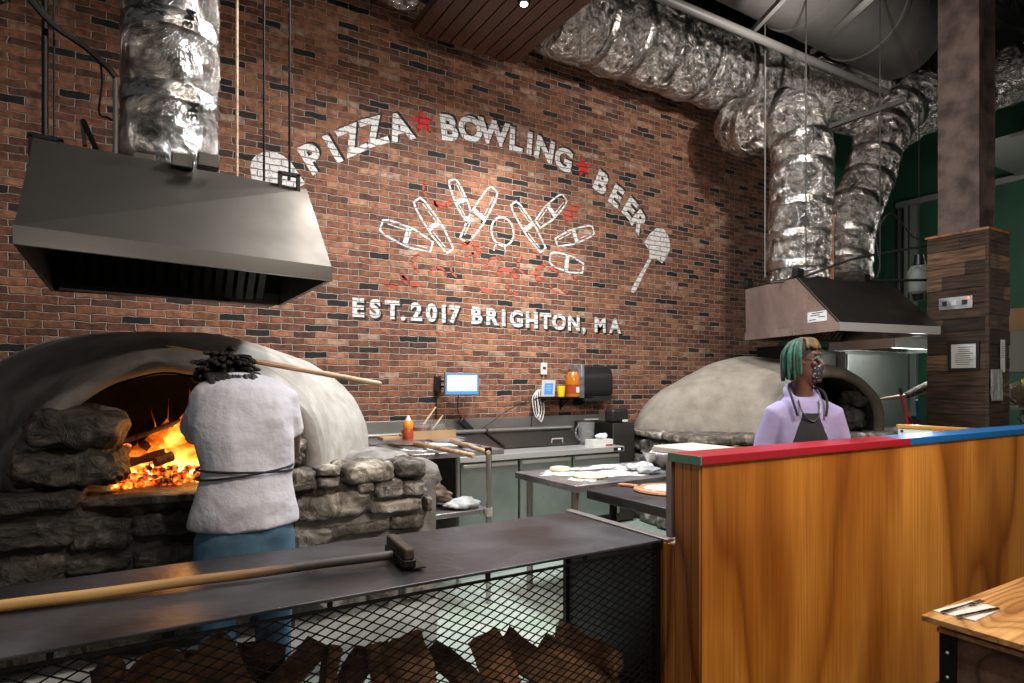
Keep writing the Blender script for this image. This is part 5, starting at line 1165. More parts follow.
tag(MB().bar((sx0+.02, sy_0-.02, 1.75), (sx0+.25, sy_0+.0, 1.26), .07, .05).build('tongs', 'wrap', smooth=0, bevel=.01), 'grey wrapped tool hanging at the end of the storage cabinet', 'tool')
tag(MB().rock(sx0+.1, sx0+.3, sy_0+.33, sy_0+.55, 1.60, 1.70, .3, 3, 209, 6).build('yellow_pack', 'yellowp', smooth=30), 'small yellow pack on the dark wrapped bundle', 'pack')
tag(MB().box(sx0-.05, sx0+.42, 2.70, 2.95, 0, 1.1).build('waste_bin', 'black', bevel=.03), 'black bin standing before the storage cabinet', 'bin')

# ================================================================== WOODEN COUNTER PARTITION
PY0, PY1, PX0, PX1 = 1.843, 2.01, 2.065, 7.6
cp = thing('counter_partition', 'long varnished plywood counter partition with red, blue and green painted ledge', 'partition', (4.8, 1.93, 0))
top = 1.279
MB().box(PX0, PX1, PY0, PY0+.02, -.15, top-.005).build('plywood_panel', 'ply', cp, smooth=0, bevel=.002)
MB().box(PX0+.02, PX1, PY0+.02, PY1-.02, 0.0, top-.005).build('partition_core', 'slat', cp, smooth=0)
MB().box(PX0+.02, PX1, PY1-.02, PY1, 0, top-.005).build('rear_panel', 'slat', cp, smooth=0)
m = MB(); y = PY0+.004
while y < 2.06:
    y2 = min(y+.048, 2.063); zt_ = top-.005 if y2 <= PY1+.01 else .90
    m.box(PX0-.012, PX0+.02, y+.002, y2-.002, -.15 if y2 < 1.9 else 0, zt_); y = y2
m.build('end_boards', 'slat', cp, smooth=0, bevel=.003)
xs_ = atY(911, 441, PY0-.012).x
MB().box(PX0-.016, xs_, PY0-.012, PY1+.012, top-.005, top+.033).build('red_ledge', 'red', cp, smooth=0, bevel=.003)
MB().box(xs_+.001, PX1, PY0-.012, PY1+.012, top-.005, top+.033).build('blue_ledge', 'blue', cp, smooth=0, bevel=.003)
MB().box(PX0-.022, PX0-.0165, PY0-.012, PY1+.012, top-.005, top+.033).build('green_ledge_end', 'green', cp, smooth=0)
MB().box(PX0-.014, PX0+.01, PY1-.002, PY1+.030, .93, top-.006).build('steel_edge_strip', 'steel', cp, smooth=0)
# low steel-capped wall running back from the counter end
lw = thing('steel_capped_wall', 'low wall with steel cap running back beside the firewood bin', 'low wall', (2.09, 2.45, 0))
MB().box(2.075, 2.10, 2.075, 2.80, 0, .90).build('wall_body', 'slat', lw, smooth=0)
MB().box(2.058, 2.105, 2.04, 2.82, .90, .915).build('steel_cap', 'steel', lw, smooth=0, bevel=.004)
# ply scuffs: faint horizontal scratch marks
# side return with white board and amber edge
rx = 5.52
sr = thing('side_partition', 'white-faced side partition with amber wooden top edge behind the blue ledge', 'partition', (rx, 2.4, 0))
ry = atX(898, 427, rx).y
MB().box(rx, rx+.05, PY1+.014, ry, 0, 1.25).build('white_panel', 'white', sr, smooth=0)
MB().box(rx-.01, rx+.06, PY1+.014, ry+.01, 1.25, 1.278).build('amber_edge', 'yellow', sr, smooth=0, bevel=.003)
p = atX(902, 431, rx); MB().sphere((rx-.004, p.y, p.z), .012).build('screw_head', 'ink', sr)
for u0, v0, u1, v1, mt, lb in [(915, 434.5, 930, 435.5, 'green_bright', 'bright green utensil handle lying against the white side partition'), (934, 432, 948, 434, 'red_bright', 'red utensil handle lying against the white side partition'),
                          (945, 432, 955, 433.5, 'black', 'black utensil handle beside the red one on the white side partition'), (957, 431.5, 985, 431, 'black', 'long black knife block strip behind the blue ledge')]:
    if mt not in MAT: MAT[mt] = M(mt, {'green_bright': (.10, .62, .05), 'red_bright': (.70, .02, .02)}[mt], .4)
    a, b = atX(u0, v0, rx-.03), atX(u1, v1, rx-.03); m_ = a.lerp(b, .5)
    tag(MB().tube([a, m_+Vector((0, 0, .004)), b], [.014, .020, .015], 10).build('kitchen_utensil', mt), lb, 'utensil')
tag(MB().box(rx-.07, rx-.001, PY1+.1, ry-.05, 1.14, 1.16).build('utensil_ledge', 'white', smooth=0), 'narrow white ledge under the coloured utensil handles', 'ledge')

# ================================================================== FIREWOOD BIN
BX0, BX1, BY0, BY1, BZ = -1.6, 2.045, 2.065, 2.785, .91
fb = thing('firewood_bin', 'long black steel firewood bin with expanded mesh front and flat top', 'bin', (.4, 2.4, 0))
MB().box(BX0, BX1, BY0, BY1, BZ-.012, BZ).build('steel_top', 'black_steel', fb, smooth=0, bevel=.003)
MB().box(BX0, BX1-.03, BY1-.035, BY1-.005, BZ-.045, BZ-.012).build('rear_rail', 'black_metal', fb, smooth=0)
MB().box(BX1-.012, BX1, BY0+.02, BY1-.02, .02, BZ-.012).build('end_panel', 'black_steel', fb, smooth=0)
MB().box(BX0, BX1, BY0+.01, BY1-.01, .013, .03).build('floor_pan', 'black_steel', fb, smooth=0)
fr = .016
m = MB().box(BX0, BX1, BY0+.005, BY0+fr, .866, .875).box(BX0, BX1, BY0+.005, BY0+fr, .02, .02+fr)
m.box(BX1-fr, BX1, BY0+.005, BY0+fr, .02+fr, .835).box(.10, .10+fr, BY0+.005, BY0+fr, .02+fr, .835) if False else m.box(BX1-fr, BX1, BY0+.005, BY0+fr, .02+fr, .835)
m.build('mesh_frame', 'black_metal', fb, smooth=0)
for x in (BX0+.3, -.2, .55, 1.15, 1.62, BX1-.02): MB().box(x-.008, x+.008, BY0+.008, BY0+.02, .876, BZ-.012).build('spacer_tab', 'black_metal', fb, smooth=0)
for x, y in ((BX1-.015, BY0+.015), (BX1-.015, BY1-.015), (BX0+.015, BY0+.015), (BX0+.015, BY1-.015)): MB().box(x-.014, x+.014, y-.014, y+.014, 0.013, BZ-.013).build('leg', 'black_metal', fb, smooth=0)
# expanded metal: crossing strands
dw, dh = .064, .033; z0, z1 = .035, .868; ym = BY0+.012
m = MB(); Hh = z1-z0; run = Hh*dw/dh; x = BX0-run
while x < BX1:
    for s_ in (1, -1):
        xa, xb = (x, x+run) if s_ == 1 else (x+run, x); za, zb_ = z0, z1
        # clip to the frame
        def clip(xa, za, xb, zb_):
            if xa > xb: xa, za, xb, zb_ = xb, zb_, xa, za
            if xb <= BX0+.01 or xa >= BX1-.012: return None
            if xa < BX0+.01: t = (BX0+.01-xa)/(xb-xa); xa, za = BX0+.01, za+(zb_-za)*t
            if xb > BX1-.012: t = (BX1-.012-xa)/(xb-xa); xb, zb_ = BX1-.012, za+(zb_-za)*t
            return xa, za, xb, zb_
        c_ = clip(xa, za, xb, zb_)
        if c_: m.bar((c_[0], ym, c_[1]), (c_[2], ym, c_[3]), .004, .0042)
    x += dw
m.build('expanded_mesh', 'black_metal', fb, smooth=0)

# long scorched wooden rake/brush on the bin top
a, b = atZ(-40, 607, BZ+.035), atZ(392, 553, BZ+.04)
br = thing('oven_brush', 'long-handled scorched oven brush lying along the top of the firewood bin', 'brush', (a.x, a.y, BZ))
n_ = 20; pts = [a.lerp(b, i/n_)+Vector((0, .004*math.sin(i*.9), .0)) for i in range(n_+1)]
for p in pts: p.z = BZ+.021+.012*((p.x-a.x)/(b.x-a.x))
def hm():
    m, nt, bb = new_mat('scorched_handle'); g = node(nt, 'ShaderNodeTexCoord'); sp = node(nt, 'ShaderNodeSeparateXYZ'); nt.links.new(g.outputs['Generated'], sp.inputs[0])
    n = node(nt, 'ShaderNodeTexNoise'); n.inputs['Scale'].default_value = 12; ma = node(nt, 'ShaderNodeMath', operation='MULTIPLY_ADD'); nt.links.new(n.outputs['Fac'], ma.inputs[0]); ma.inputs[1].default_value = .25; nt.links.new(sp.outputs['X'], ma.inputs[2])
    r = ramp(nt, [(.35, (.50, .29, .10)), (.72, (.22, .11, .045)), (.86, (.035, .025, .022))], ma.outputs[0]); nt.links.new(r.outputs[0], bb.inputs['Base Color']); bb.inputs['Roughness'].default_value = .5; return m
MB().tube(pts, [.019]*8+[.018]*13, 12).build('handle', hm(), br)
e = pts[-1]; dv = (b-a); dv.z = 0; dv.normalize(); sd_ = Vector((-dv.y, dv.x, 0))
h0, h1 = atZ(402, 577, BZ+.02), atZ(399, 540, BZ+.04)
hc = e+dv*.03
MB().bar(hc-sd_*.14+Vector((0, 0, -.004)), hc+sd_*.14+Vector((0, 0, -.004)), .05, .028).build('brush_head', 'black_metal', br, bevel=.004)
MB().bar(hc-sd_*.135+Vector((0, 0, .030)), hc+sd_*.135+Vector((0, 0, .030)), .04, .045).build('brush_block', 'scorched', br, bevel=.008)
MB().bar(hc-sd_*.15+dv*.035+Vector((0, 0, -.020)), hc+sd_*.15+dv*.035+Vector((0, 0, -.020)), .05, .005).build('scraper_plate', 'steel_dark', br, smooth=0)
# chalky scuff marks scratched on the bin top
patches = [(150, 575), (262, 577)]

# ------------------------------------------------ split logs
def log_mb(a, b, r, seed, ang0=0, wedge=True):
    a, b = Vector(a), Vector(b); d = (b-a).normalized(); u = d.cross(Vector((0, 0, 1)) if abs(d.z) < .9 else Vector((0, 1, 0))).normalized(); w = u.cross(d)
    rnd = random.Random(seed); sec = []
    if wedge:
        A = rnd.uniform(1.5, 2.5); nA = 9
        sec = [(0.0, 0.0)]+[(math.cos(A*(i/nA-.5)), math.sin(A*(i/nA-.5))) for i in range(nA+1)]
        # subdivide flat sides
        out = []
        for i, (x, y) in enumerate(sec):
            x2, y2 = sec[(i+1) % len(sec)]
            k = 4 if (i == 0 or i == len(sec)-1) else 1
            for j in range(k): out.append((x+(x2-x)*j/k-.45, y+(y2-y)*j/k))
        sec = out
    else: sec = [(.62*math.cos(2*PI*i/18), .62*math.sin(2*PI*i/18)) for i in range(18)]
    rings = []; n = 12; L = (b-a).length
    for i in range(n+1):
        t = i/n; c = a.lerp(b, t)+u*.02*noise.noise(Vector((seed, t*2, 0)))+w*.02*noise.noise(Vector((seed, 0, t*2)))
        ring = []
        for k, (x, y) in enumerate(sec):
            q = r*(1+.16*noise.noise(Vector((x*2.5+seed, y*2.5, t*3)))+.05*noise.noise(Vector((x*8, y*8+seed, t*8))))
            xx = x*math.cos(ang0)-y*math.sin(ang0); yy = x*math.sin(ang0)+y*math.cos(ang0)
            ring.append(c+u*xx*q+w*yy*q+d*(.015*noise.noise(Vector((k*.7, seed, 0))) if i in (0, n) else 0))
        rings.append(ring)
    return MB().loft(rings)
def log(a, b, r, seed, ang, label, wedge=True, mat='split'):
    mb = log_mb(a, b, r, seed, ang, wedge)
    o = mb.build('firewood_log', mat, smooth=40); return tag(o, label, 'log', 'split logs in the firewood bin')
LG = [  # a(u,v,Y) b(u,v,Y) r
 ((560, 634, 2.62), (650, 664, 2.16), .058, .3, 'long split log lying highest against the right end of the bin'),
 ((540, 650, 2.55), (620, 690, 2.25), .080, 1.2, 'thick split log sloping down just below the longest one'),
 ((600, 655, 2.60), (650, 700, 2.40), .085, 2.2, 'dark split log wedged in the far right corner of the bin'),
 ((500, 650, 2.60), (590, 705, 2.25), .115, 3.0, 'broad pale split log leaning with its pointed end up'),
 ((482, 640, 2.50), (512, 700, 2.35), .070, 4.0, 'narrow split log beside the broad pale pointed one'),
 ((430, 655, 2.55), (505, 705, 2.28), .095, 5.1, 'dark bark-backed log in the middle of the heap'),
 ((400, 645, 2.45), (425, 720, 2.25), .095, .9, 'upright jagged split log with square torn top'),
 ((377, 650, 2.50), (388, 720, 2.32), .055, 1.6, 'thin upright splinter leaning on the jagged log'),
 ((362, 662, 2.60), (330, 720, 2.30), .075, 2.7, 'rounded bark log with dark end between two pointed ones'),
 ((332, 655, 2.45), (322, 730, 2.28), .060, 3.3, 'slim pointed split log standing near the cook'),
 ((312, 650, 2.55), (255, 710, 2.28), .085, 4.4, 'rough log with torn pale edge below the jeans'),
 ((262, 650, 2.60), (252, 730, 2.42), .08, 5.0, 'dark log directly below the cook\'s jeans'),
 ((205, 658, 2.50), (250, 715, 2.28), .085, .2, 'brown split log left of the ones below the jeans'),
 ((190, 662, 2.6), (180, 730, 2.42), .08, 1.1, 'dull brown log further along the bin under the brush handle'),
 ((170, 668, 2.50), (120, 715, 2.28), .08, 2.0, 'low brown log far along the bin'),
 ((105, 672, 2.55), (120, 740, 2.38), .08, 3.0, 'lowest brown log showing near the dark end of the bin'),
]
for i, (a, b, r, ang, lb) in enumerate(LG):
    pa, pb2 = atY(*a), atY(*b)
    pa.y = min(max(pa.y, BY0+.15), BY1-.17); pb2.y = min(max(pb2.y, BY0+.15), BY1-.17); pa.x = min(pa.x, 1.93); pb2.x = min(pb2.x, 1.93); pa.z += .02
    log(pa, pb2, r*1.2, i+11, ang, lb, wedge=(i not in (8,)), mat='bark' if i in (2, 5, 8, 11) else 'split')
rnd = random.Random(5)
for i in range(14):
    x = -.35+i*.165; y = 2.28+.26*((i*5) % 3)/2; z = .10
    log((x-.05, y-.04, z), (x+.34 if x < 1.55 else x+.15, y+.03, z+.02), .075, 60+i, rnd.uniform(0, 6), 'split log buried low in the heap', True, 'bark' if i % 3 else 'split')

# ================================================================== DINING TABLE
tcx, tcy = 2.51, 1.19
dt = thing('dining_table', 'oak-topped dining table with black steel corner straps', 'table', (3.2, .6, 0))
MB().box(tcx, 4.9, -.6, tcy, .735, .757).build('table_top', 'table_wood', dt, smooth=0, bevel=.002)
MB().box(tcx+.035, 4.86, -.56, tcy-.035, .700, .716).build('lower_board', 'table_wood', dt, smooth=0, bevel=.002)
MB().box(tcx+.08, 4.8, -.5, tcy-.08, .716, .735).build('spacer_board', 'black_metal', dt, smooth=0)
MB().box(tcx+.055, 4.84, -.54, tcy-.055, .30, .700).build('side_panel', 'reclaimed_brown', dt, smooth=0) if False else None
MAT['rough_brown'] = wood_mat('rough_brown_board', (.05, .028, .018), (.12, .07, .045), (.17, .10, .065), 'X', 7, 5, .7, coat=0)
MB().box(tcx+.055, 4.84, -.54, tcy-.055, -.148, .700).build('side_panel', 'rough_brown', dt, smooth=0)
for y in (tcy-.075, -.50):
    l = MB().box(tcx+.045, tcx+.055, y-.02, y+.035, -.149, .696).build('leg', 'black_metal', dt, smooth=0)
    m = MB()
    for z in (.63, .54, .42, .3): m.sphere((tcx+.044, y+.007, z), .006)
    b_ = m.build('strap_bolt', 'steel_bright', dt); b_.parent = l
def napkin():
    c = atZ(962, 606, .7575)
    xa, xb = atZ(933, 609, .758), atZ(998, 611, .758)
    return c
cn = Vector((atZ(966, 611, .758).x, atZ(966, 611, .758).y, .7575))
na, nb, nc, nd2 = atZ(933, 611, .7575), atZ(975, 622, .7575), atZ(1001, 610, .7575), atZ(972, 601, .7575)
nk = thing('paper_napkin', 'folded pale paper napkin on the corner of the oak table', 'napkin', (na+nc)/2)
mz = Vector((0, 0, .0025))
MB().add([na, nb, nc, nd2, na+mz, nb+mz, nc+mz, nd2+mz], [(0, 3, 2, 1), (4, 5, 6, 7), (0, 1, 5, 4), (1, 2, 6, 5), (2, 3, 7, 6), (3, 0, 4, 7)]).build('napkin_sheet', 'offwhite', nk, smooth=0)
f0 = nb.lerp(na, .5); g0 = nc.lerp(nd2, .5)
MB().add([f0+mz, nb+mz, nc+mz, g0+mz, f0+mz*2, nb+mz*2, nc+mz*2, g0+mz*2], [(0, 3, 2, 1), (4, 5, 6, 7), (0, 1, 5, 4), (1, 2, 6, 5), (2, 3, 7, 6), (3, 0, 4, 7)]).build('napkin_fold', 'offwhite', nk, smooth=0)
MAT['cutlery'] = M('cutlery_steel', (.32, .31, .30), .22, 1.0)
# fork
k0, k1 = atZ(942, 613, .762), atZ(983, 602, .762); d = (k1-k0).normalized(); s_ = Vector((-d.y, d.x, 0)); L_ = (k1-k0).length
fk = thing('fork', 'steel fork lying on the napkin on the oak table', 'fork', k0)
P2 = lambda x, y, z: k0+d*x+s_*y+Vector((0, 0, z))
MB().loft([[P2(x, w, z+.002), P2(x, w, z), P2(x, -w, z), P2(x, -w, z+.002)] for x, w, z in ((0, .007, .002), (.02, .0095, .002), (L_*.35, .005, .004), (L_*.62, .0035, .006), (L_*.68, .010, .004), (L_*.78, .012, .003))]).build('fork_handle', 'cutlery', fk, smooth=40)
for q in (-.0095, -.0032, .0032, .0095): MB().bar(P2(L_*.77, q, .0045), P2(L_, q, .007), .003, .002).build('tine', 'cutlery', fk, smooth=0)
k0, k1 = atZ(957, 618, .762), atZ(999, 609, .762); d = (k1-k0).normalized(); s_ = Vector((-d.y, d.x, 0)); L_ = (k1-k0).length
kf = thing('table_knife', 'steel table knife lying beside the fork on the napkin', 'knife', k0)
MB().loft([[P2(x, w, .0065), P2(x, w, .0035), P2(x, -w, .0035), P2(x, -w, .0065)] for x, w in ((0, .006), (.01, .0085), (L_*.45, .0065))]).build('knife_handle', 'cutlery', kf, smooth=40)
MB().loft([[P2(x, w, .006), P2(x, w, .0048), P2(x, -w2, .0048), P2(x, -w2, .006)] for x, w, w2 in ((L_*.45, .006, .006), (L_*.6, .008, .008), (L_*.85, .008, .009), (L_*.97, .005, .008), (L_, .0, .004))]).build('knife_blade', 'cutlery', kf, smooth=40)
# ================================================================== PEOPLE
def person_tf(x, y, rz, s=1.0): return Matrix.Translation((x, y, 0)) @ Matrix.Rotation(rz, 4, 'Z') @ Matrix.Scale(s, 4)
def torso_rows(rows, n=24):
    """rows: (x, y, z, rx, ry, tilt about x) -> rings"""
    out = []
    for x, y, z, rx, ry, t in rows:
        out.append([Vector((x+rx*math.copysign(abs(math.cos(a))**.85, math.cos(a)), y+ry*math.sin(a)*math.cos(t), z+ry*math.sin(a)*math.sin(t))) for a in [2*PI*k/n for k in range(n)]])
    return out
def hand(m, wrist, d, palm_n, s=1.0, curl=.5, left=False):
    """palm plus four fingers and thumb; d = direction of the hand, palm_n = out of the palm"""
    w = Vector(wrist); d = Vector(d).normalized(); pn = Vector(palm_n); pn = (pn-d*pn.dot(d)).normalized(); sd = d.cross(pn)*(1 if left else -1)
    rings = []
    for t, a, b in ((-.02, .026, .022), (.02, .034, .017), (.055, .041, .015), (.085, .041, .013), (.097, .036, .010)):
        rings.append([w+d*t*s+sd*a*s*math.cos(2*PI*k/12)+pn*b*s*math.sin(2*PI*k/12) for k in range(12)])
    m.loft(rings)
    for i, (o, L, r) in enumerate(((.030, .070, .0085), (.010, .079, .009), (-.010, .073, .0085), (-.029, .058, .0075))):
        p = w+(d*.088+sd*o)*s; pts = [p-d*.02*s, p]; ang = 0; dr = d.copy()
        for j, f in enumerate((.45, .32, .23)):
            ang += curl*(.8+.25*j+.08*i); dr = d*math.cos(ang)+pn*math.sin(ang); p = p+dr*L*f*s; pts.append(p)
        m.tube(pts, [r*s, r*s, r*.96*s, r*.9*s, r*.72*s], 8)
    p = w+(d*.03+sd*.030)*s; dr = (d*.55+sd*.75+pn*.35).normalized(); pts = [p-dr*.015*s, p]
    for j, f in enumerate((.036, .030)):
        p = p+dr*f*s; pts.append(p); dr = (dr+pn*curl*.5+d*.3).normalized()
    m.tube(pts, [.013*s, .0125*s, .011*s, .008*s], 8)
    return m
def head_mb(m, c, R):
    """head with face towards -Y of R, centre c (middle of the skull)"""
    k = len(m.v)
    rows = [(-.135, -.005, .028, .030), (-.122, -.022, .040, .052), (-.10, -.018, .052, .068), (-.07, -.012, .062, .080), (-.03, -.002, .070, .090), (.01, .004, .075, .096), (.05, .008, .076, .098),
            (.085, .010, .068, .088), (.108, .012, .050, .066), (.122, .014, .025, .034)]
    m.ell([((0, y, z), rx, ry) for z, y, rx, ry in rows], 24)
    m.loft([[Vector((a*w, -.088-.0+pr*-1, z)) for a, w in ((-1, wd), (0, 0))]+[Vector((0, -.092-pr, z))]+[Vector((wd, -.088, z))] for z, pr, wd in ()]) if False else None
    # nose, brow, lips, ears
    m.tube([(0, -.088, .030), (0, -.100, .005), (0, -.114, -.022), (0, -.100, -.034)], [.008, .010, .014, .011], 10)
    m.sphere((-.013, -.099, -.030), (.009, .009, .008), 8, 6); m.sphere((.013, -.099, -.030), (.009, .009, .008), 8, 6)
    m.tube([(-.045, -.080, .038), (-.022, -.094, .042), (0, -.094, .036), (.022, -.094, .042), (.045, -.080, .038)], [.009, .011, .008, .011, .009], 8)
    m.tube([(-.024, -.086, -.062), (0, -.098, -.059), (.024, -.086, -.062)], [.004, .009, .004], 8)
    m.tube([(-.021, -.084, -.071), (0, -.095, -.073), (.021, -.084, -.071)], [.004, .010, .004], 8)
    m.sphere((0, -.086, -.108), (.022, .018, .018), 10, 8)
    for s_ in (-1, 1):
        m.sphere((s_*.040, -.072, -.015), (.026, .022, .020), 10, 8)
        m.sphere((s_*.078, .008, -.002), (.010, .020, .032), 10, 8)
    for i in range(k, len(m.v)): m.v[i] = c+R @ m.v[i]
    return m
def locks(m, c, R, pts_fn, n, rnd, r=.011):
    for i in range(n):
        P = pts_fn(i, rnd)
        m.tube([c+R @ Vector(p) for p in spline(P, 4)], [r*(.9+.3*rnd.random())]*(4*(len(P)-1))+[r*.6], 7)
    return m

# ---------------------------------------------------------------- cook at the fire (seen from behind)
T = person_tf(.435, 3.10, PI, 1.0)
cook = thing('person', 'person in white t-shirt, dark apron strings and jeans tending the oven fire', 'person', (.41, 3.10, 0))
body = MB()
# hidden under the clothes but continuous: trunk, neck, arms, legs
body.loft(torso_rows([(0, 0, .90, .13, .10, 0), (0, 0, 1.0, .15, .11, 0), (0, -.01, 1.15, .14, .10, 0), (0, -.04, 1.32, .16, .105, .1), (.0, -.08, 1.48, .165, .10, .2), (.01, -.13, 1.54, .10, .075, .5), (.02, -.155, 1.58, .058, .058, .6)]))
body.tube([(.02, -.12, 1.52), (.045, -.18, 1.56), (.06, -.22, 1.59)], [.058, .056, .058], 14)
Rh = Matrix.Rotation(.8, 3, 'X') @ Matrix.Rotation(.15, 3, 'Z')
CH = Vector((.075, -.24, 1.605)); head_mb(body, CH, Rh)
RA = [(-.16, -.08, 1.50), (-.225, -.13, 1.37), (-.235, -.19, 1.27), (-.23, -.34, 1.25), (-.17, -.46, 1.27)]
LA = [(.15, -.10, 1.47), (.18, -.24, 1.40), (.19, -.34, 1.36), (.17, -.46, 1.44), (.14, -.54, 1.50)]
body.tube(RA, [.052, .050, .046, .038, .028], 14); body.tube(LA, [.052, .050, .046, .038, .028], 14)
hand(body, RA[-1], Vector(RA[-1])-Vector(RA[-2]), (1, 0, .3), 1.0, .75, False)
hand(body, LA[-1], Vector(LA[-1])-Vector(LA[-2]), (-1, 0, .3), 1.0, .75, True)
for s_ in (-1, 1): body.tube([(s_*.085, 0, .92), (s_*.11, -.015, .70), (s_*.12, -.01, .50), (s_*.12, .02, .30), (s_*.12, .03, .08)], [.085, .078, .055, .05, .038], 14)
for s_ in (-1, 1): body.tube([(s_*.12, .05, .05), (s_*.125, -.08, .04), (s_*.13, -.16, .03)], [.035, .036, .022], 10)
body.xf(T).fuse('body', 'skin', cook, .009, 4)
shirt = MB()
shirt.loft(torso_rows([(0, .0, .965, .232, .155, 0), (0, .0, 1.02, .228, .152, 0), (0, 0, 1.08, .218, .145, 0), (0, -.005, 1.18, .205, .138, 0), (0, -.01, 1.24, .203, .136, 0), (0, -.03, 1.34, .214, .14, .1), (.0, -.05, 1.43, .226, .142, .15), (0, -.075, 1.51, .236, .135, .2),
                       (.003, -.10, 1.575, .232, .115, .25), (.008, -.12, 1.615, .205, .09, .3), (.015, -.135, 1.645, .14, .07, .35), (.02, -.145, 1.66, .075, .055, .4)]))
shirt.tube([(-.13, -.09, 1.55), (-.175, -.10, 1.53), (-.205, -.11, 1.45), (-.228, -.13, 1.375)], [.085, .090, .080, .076], 18)
shirt.tube([(.12, -.08, 1.51), (.155, -.13, 1.48), (.175, -.21, 1.42), (.183, -.27, 1.39)], [.085, .086, .078, .075], 18)
def wr(m, amp, f, seed):
    for i, v in enumerate(m.v):
        m.v[i] = v+Vector((noise.noise(v*f+Vector((seed, 0, 0))), noise.noise(v*f+Vector((0, seed, 0))), .3*noise.noise(v*f+Vector((0, 0, seed)))))*amp
wr(shirt, .030, 6, 3); wr(shirt, .010, 16, 8)
shirt.xf(T).fuse('t_shirt', 'shirt', cook, .010, 5)
jeans = MB()
jeans.loft(torso_rows([(0, 0, .84, .20, .14, 0), (0, 0, .93, .205, .145, 0), (0, 0, 1.02, .19, .13, 0)]))
for s_ in (-1, 1):
    jeans.tube([(s_*.10, .0, .92), (s_*.112, -.01, .80), (s_*.12, -.01, .62), (s_*.122, .0, .48), (s_*.124, .02, .30), (s_*.125, .03, .07)], [.115, .112, .095, .084, .078, .076], 18)
wr(jeans, .012, 11, 9); jeans.xf(T).fuse('jeans', 'denim', cook, .012, 4)
for s_ in (-1, 1):
    MB().loft([[Vector((s_*.125+w*math.cos(a), y+0*a, z+h*math.sin(a))) for a in [2*PI*k/12 for k in range(12)]] for y, w, z, h in ((.10, .025, .05, .04), (.06, .045, .055, .052), (-.04, .048, .05, .045), (-.14, .05, .04, .034), (-.20, .02, .035, .025))]).xf(T).build('shoe', 'shoe', cook, smooth=60)
# apron strings crossing the back, bow
def ringpath(zs, rx, ry, yc, ph=0): return [Vector((rx*math.cos(a), yc+ry*math.sin(a), zs(a))) for a in [ph+2*PI*k/40 for k in range(40)]]
MB().tube([T @ p for p in ringpath(lambda a: 1.225+.012*math.cos(a), .207, .148, -.01)], .0055, 6, closed=True).build('apron_string', 'dark_cloth', cook)
MB().tube([T @ p for p in ringpath(lambda a: 1.215-.022*math.cos(a), .208, .149, -.01)], .0055, 6, closed=True).build('apron_string', 'dark_cloth', cook)
MB().loft([[Vector((w*math.sin(a), -.158-.0-.02*math.cos(a)+.03*(1.2-z)*0, z)) for a in [-1.2+2.4*k/8 for k in range(9)]]+[Vector((w*math.sin(a), -.152-.02*math.cos(a), z)) for a in [1.2-2.4*k/8 for k in range(9)]]
          for z, w in ((.62, .2), (.9, .2), (1.2, .19), (1.4, .13))]).xf(T).build('apron', 'dark_cloth', cook, smooth=60)
hm_ = MB(); rnd = random.Random(2); c = CH
k0 = len(hm_.v); hm_.sphere((0, .012, .030), (.086, .106, .098), 20, 14)
for i in range(k0, len(hm_.v)): hm_.v[i] = c+Rh @ (hm_.v[i]+Vector((0, .012, 0)))
def cookhair(i, r):
    a = r.uniform(-2.6, 2.6); th = a+PI/2; x, y = .075*math.cos(th), .085*math.sin(th)+.02
    z = r.uniform(-.02, .10); f = .8+.3*r.random()
    return [(x*.8, y*.8, z+.02), (x*1.1, y*1.1+.01, z+.025), (x*1.3*f, y*1.25*f+.03, z), (x*1.95*f, y*1.3*f+.06, z-.04*f)]
locks(hm_, c, Rh, cookhair, 120, rnd, .010)
for i in range(34):   # locks falling over the nape
    a = -1+2*i/33
    hm_.tube([T.inverted() @ (T @ (c+Vector((a*.05, .10, .04)))), c+Vector((a*.10-.02, .12, .06)), c+Vector((a*.10-.025, .17+.02*rnd.random(), .045)), c+Vector((a*.08-.03+.03*rnd.random()-.015, .20+.015*rnd.random(), .01-.05*rnd.random()))], [.012, .014, .013, .008], 7)
hm_.xf(T).build('hair', 'hair', cook, smooth=60)
# peel handle over the cook's shoulder
a, b = atY(381, 384, 3.28), atY(232, 357, 3.36)
pe = thing('pizza_peel', 'long pale-handled peel held across the shoulders of the cook at the fire', 'pizza peel', a)
MB().tube([a, a.lerp(b, .02), b], [.011, .015, .015], 10).build('handle', 'dowel', pe)
d = (b-a).normalized(); e_ = b+d*.0; s_ = Vector((0, 0, 1))-d*d.z
MB().prism([(0, -.02), (.05, -.09), (.26, -.09), (.29, -.05), (.29, .05), (.26, .09), (.05, .09), (0, .02)], lambda x, y, t: e_+d*x+Vector((-d.y, d.x, 0))*y+Vector((0, 0, t)), -.003, .003).build('blade', 'steel_dark', pe, smooth=0)

# ---------------------------------------------------------------- person in lilac hoodie
phi = -.62
T = person_tf(3.32, 2.21, phi, 1.0) @ Matrix.Diagonal((.90, .92, 1.0, 1.0))
man = thing('person', 'person in lilac hoodie and dark apron with glasses, mask and teal locks', 'person', (3.30, 2.21, 0))
body = MB()
body.loft(torso_rows([(0, 0, .92, .13, .10, 0), (0, 0, 1.05, .14, .10, 0), (0, 0, 1.2, .14, .10, 0), (0, 0, 1.35, .15, .10, 0), (0, 0, 1.45, .14, .09, 0), (0, 0, 1.52, .075, .065, 0)]))
body.tube([(0, .01, 1.48), (0, .005, 1.57), (0, -.01, 1.66)], [.060, .058, .060], 16)
Rh = Matrix.Rotation(.92, 3, 'Z') @ Matrix.Rotation(-.03, 3, 'X')
hc_ = Vector((.0, -.015, 1.748)); head_mb(body, hc_, Rh)
RA = [(-.17, .0, 1.44), (-.235, .01, 1.28), (-.262, .0, 1.15), (-.22, -.09, 1.04), (-.14, -.16, 1.0)]
LA = [(-x, y, z) for x, y, z in RA]
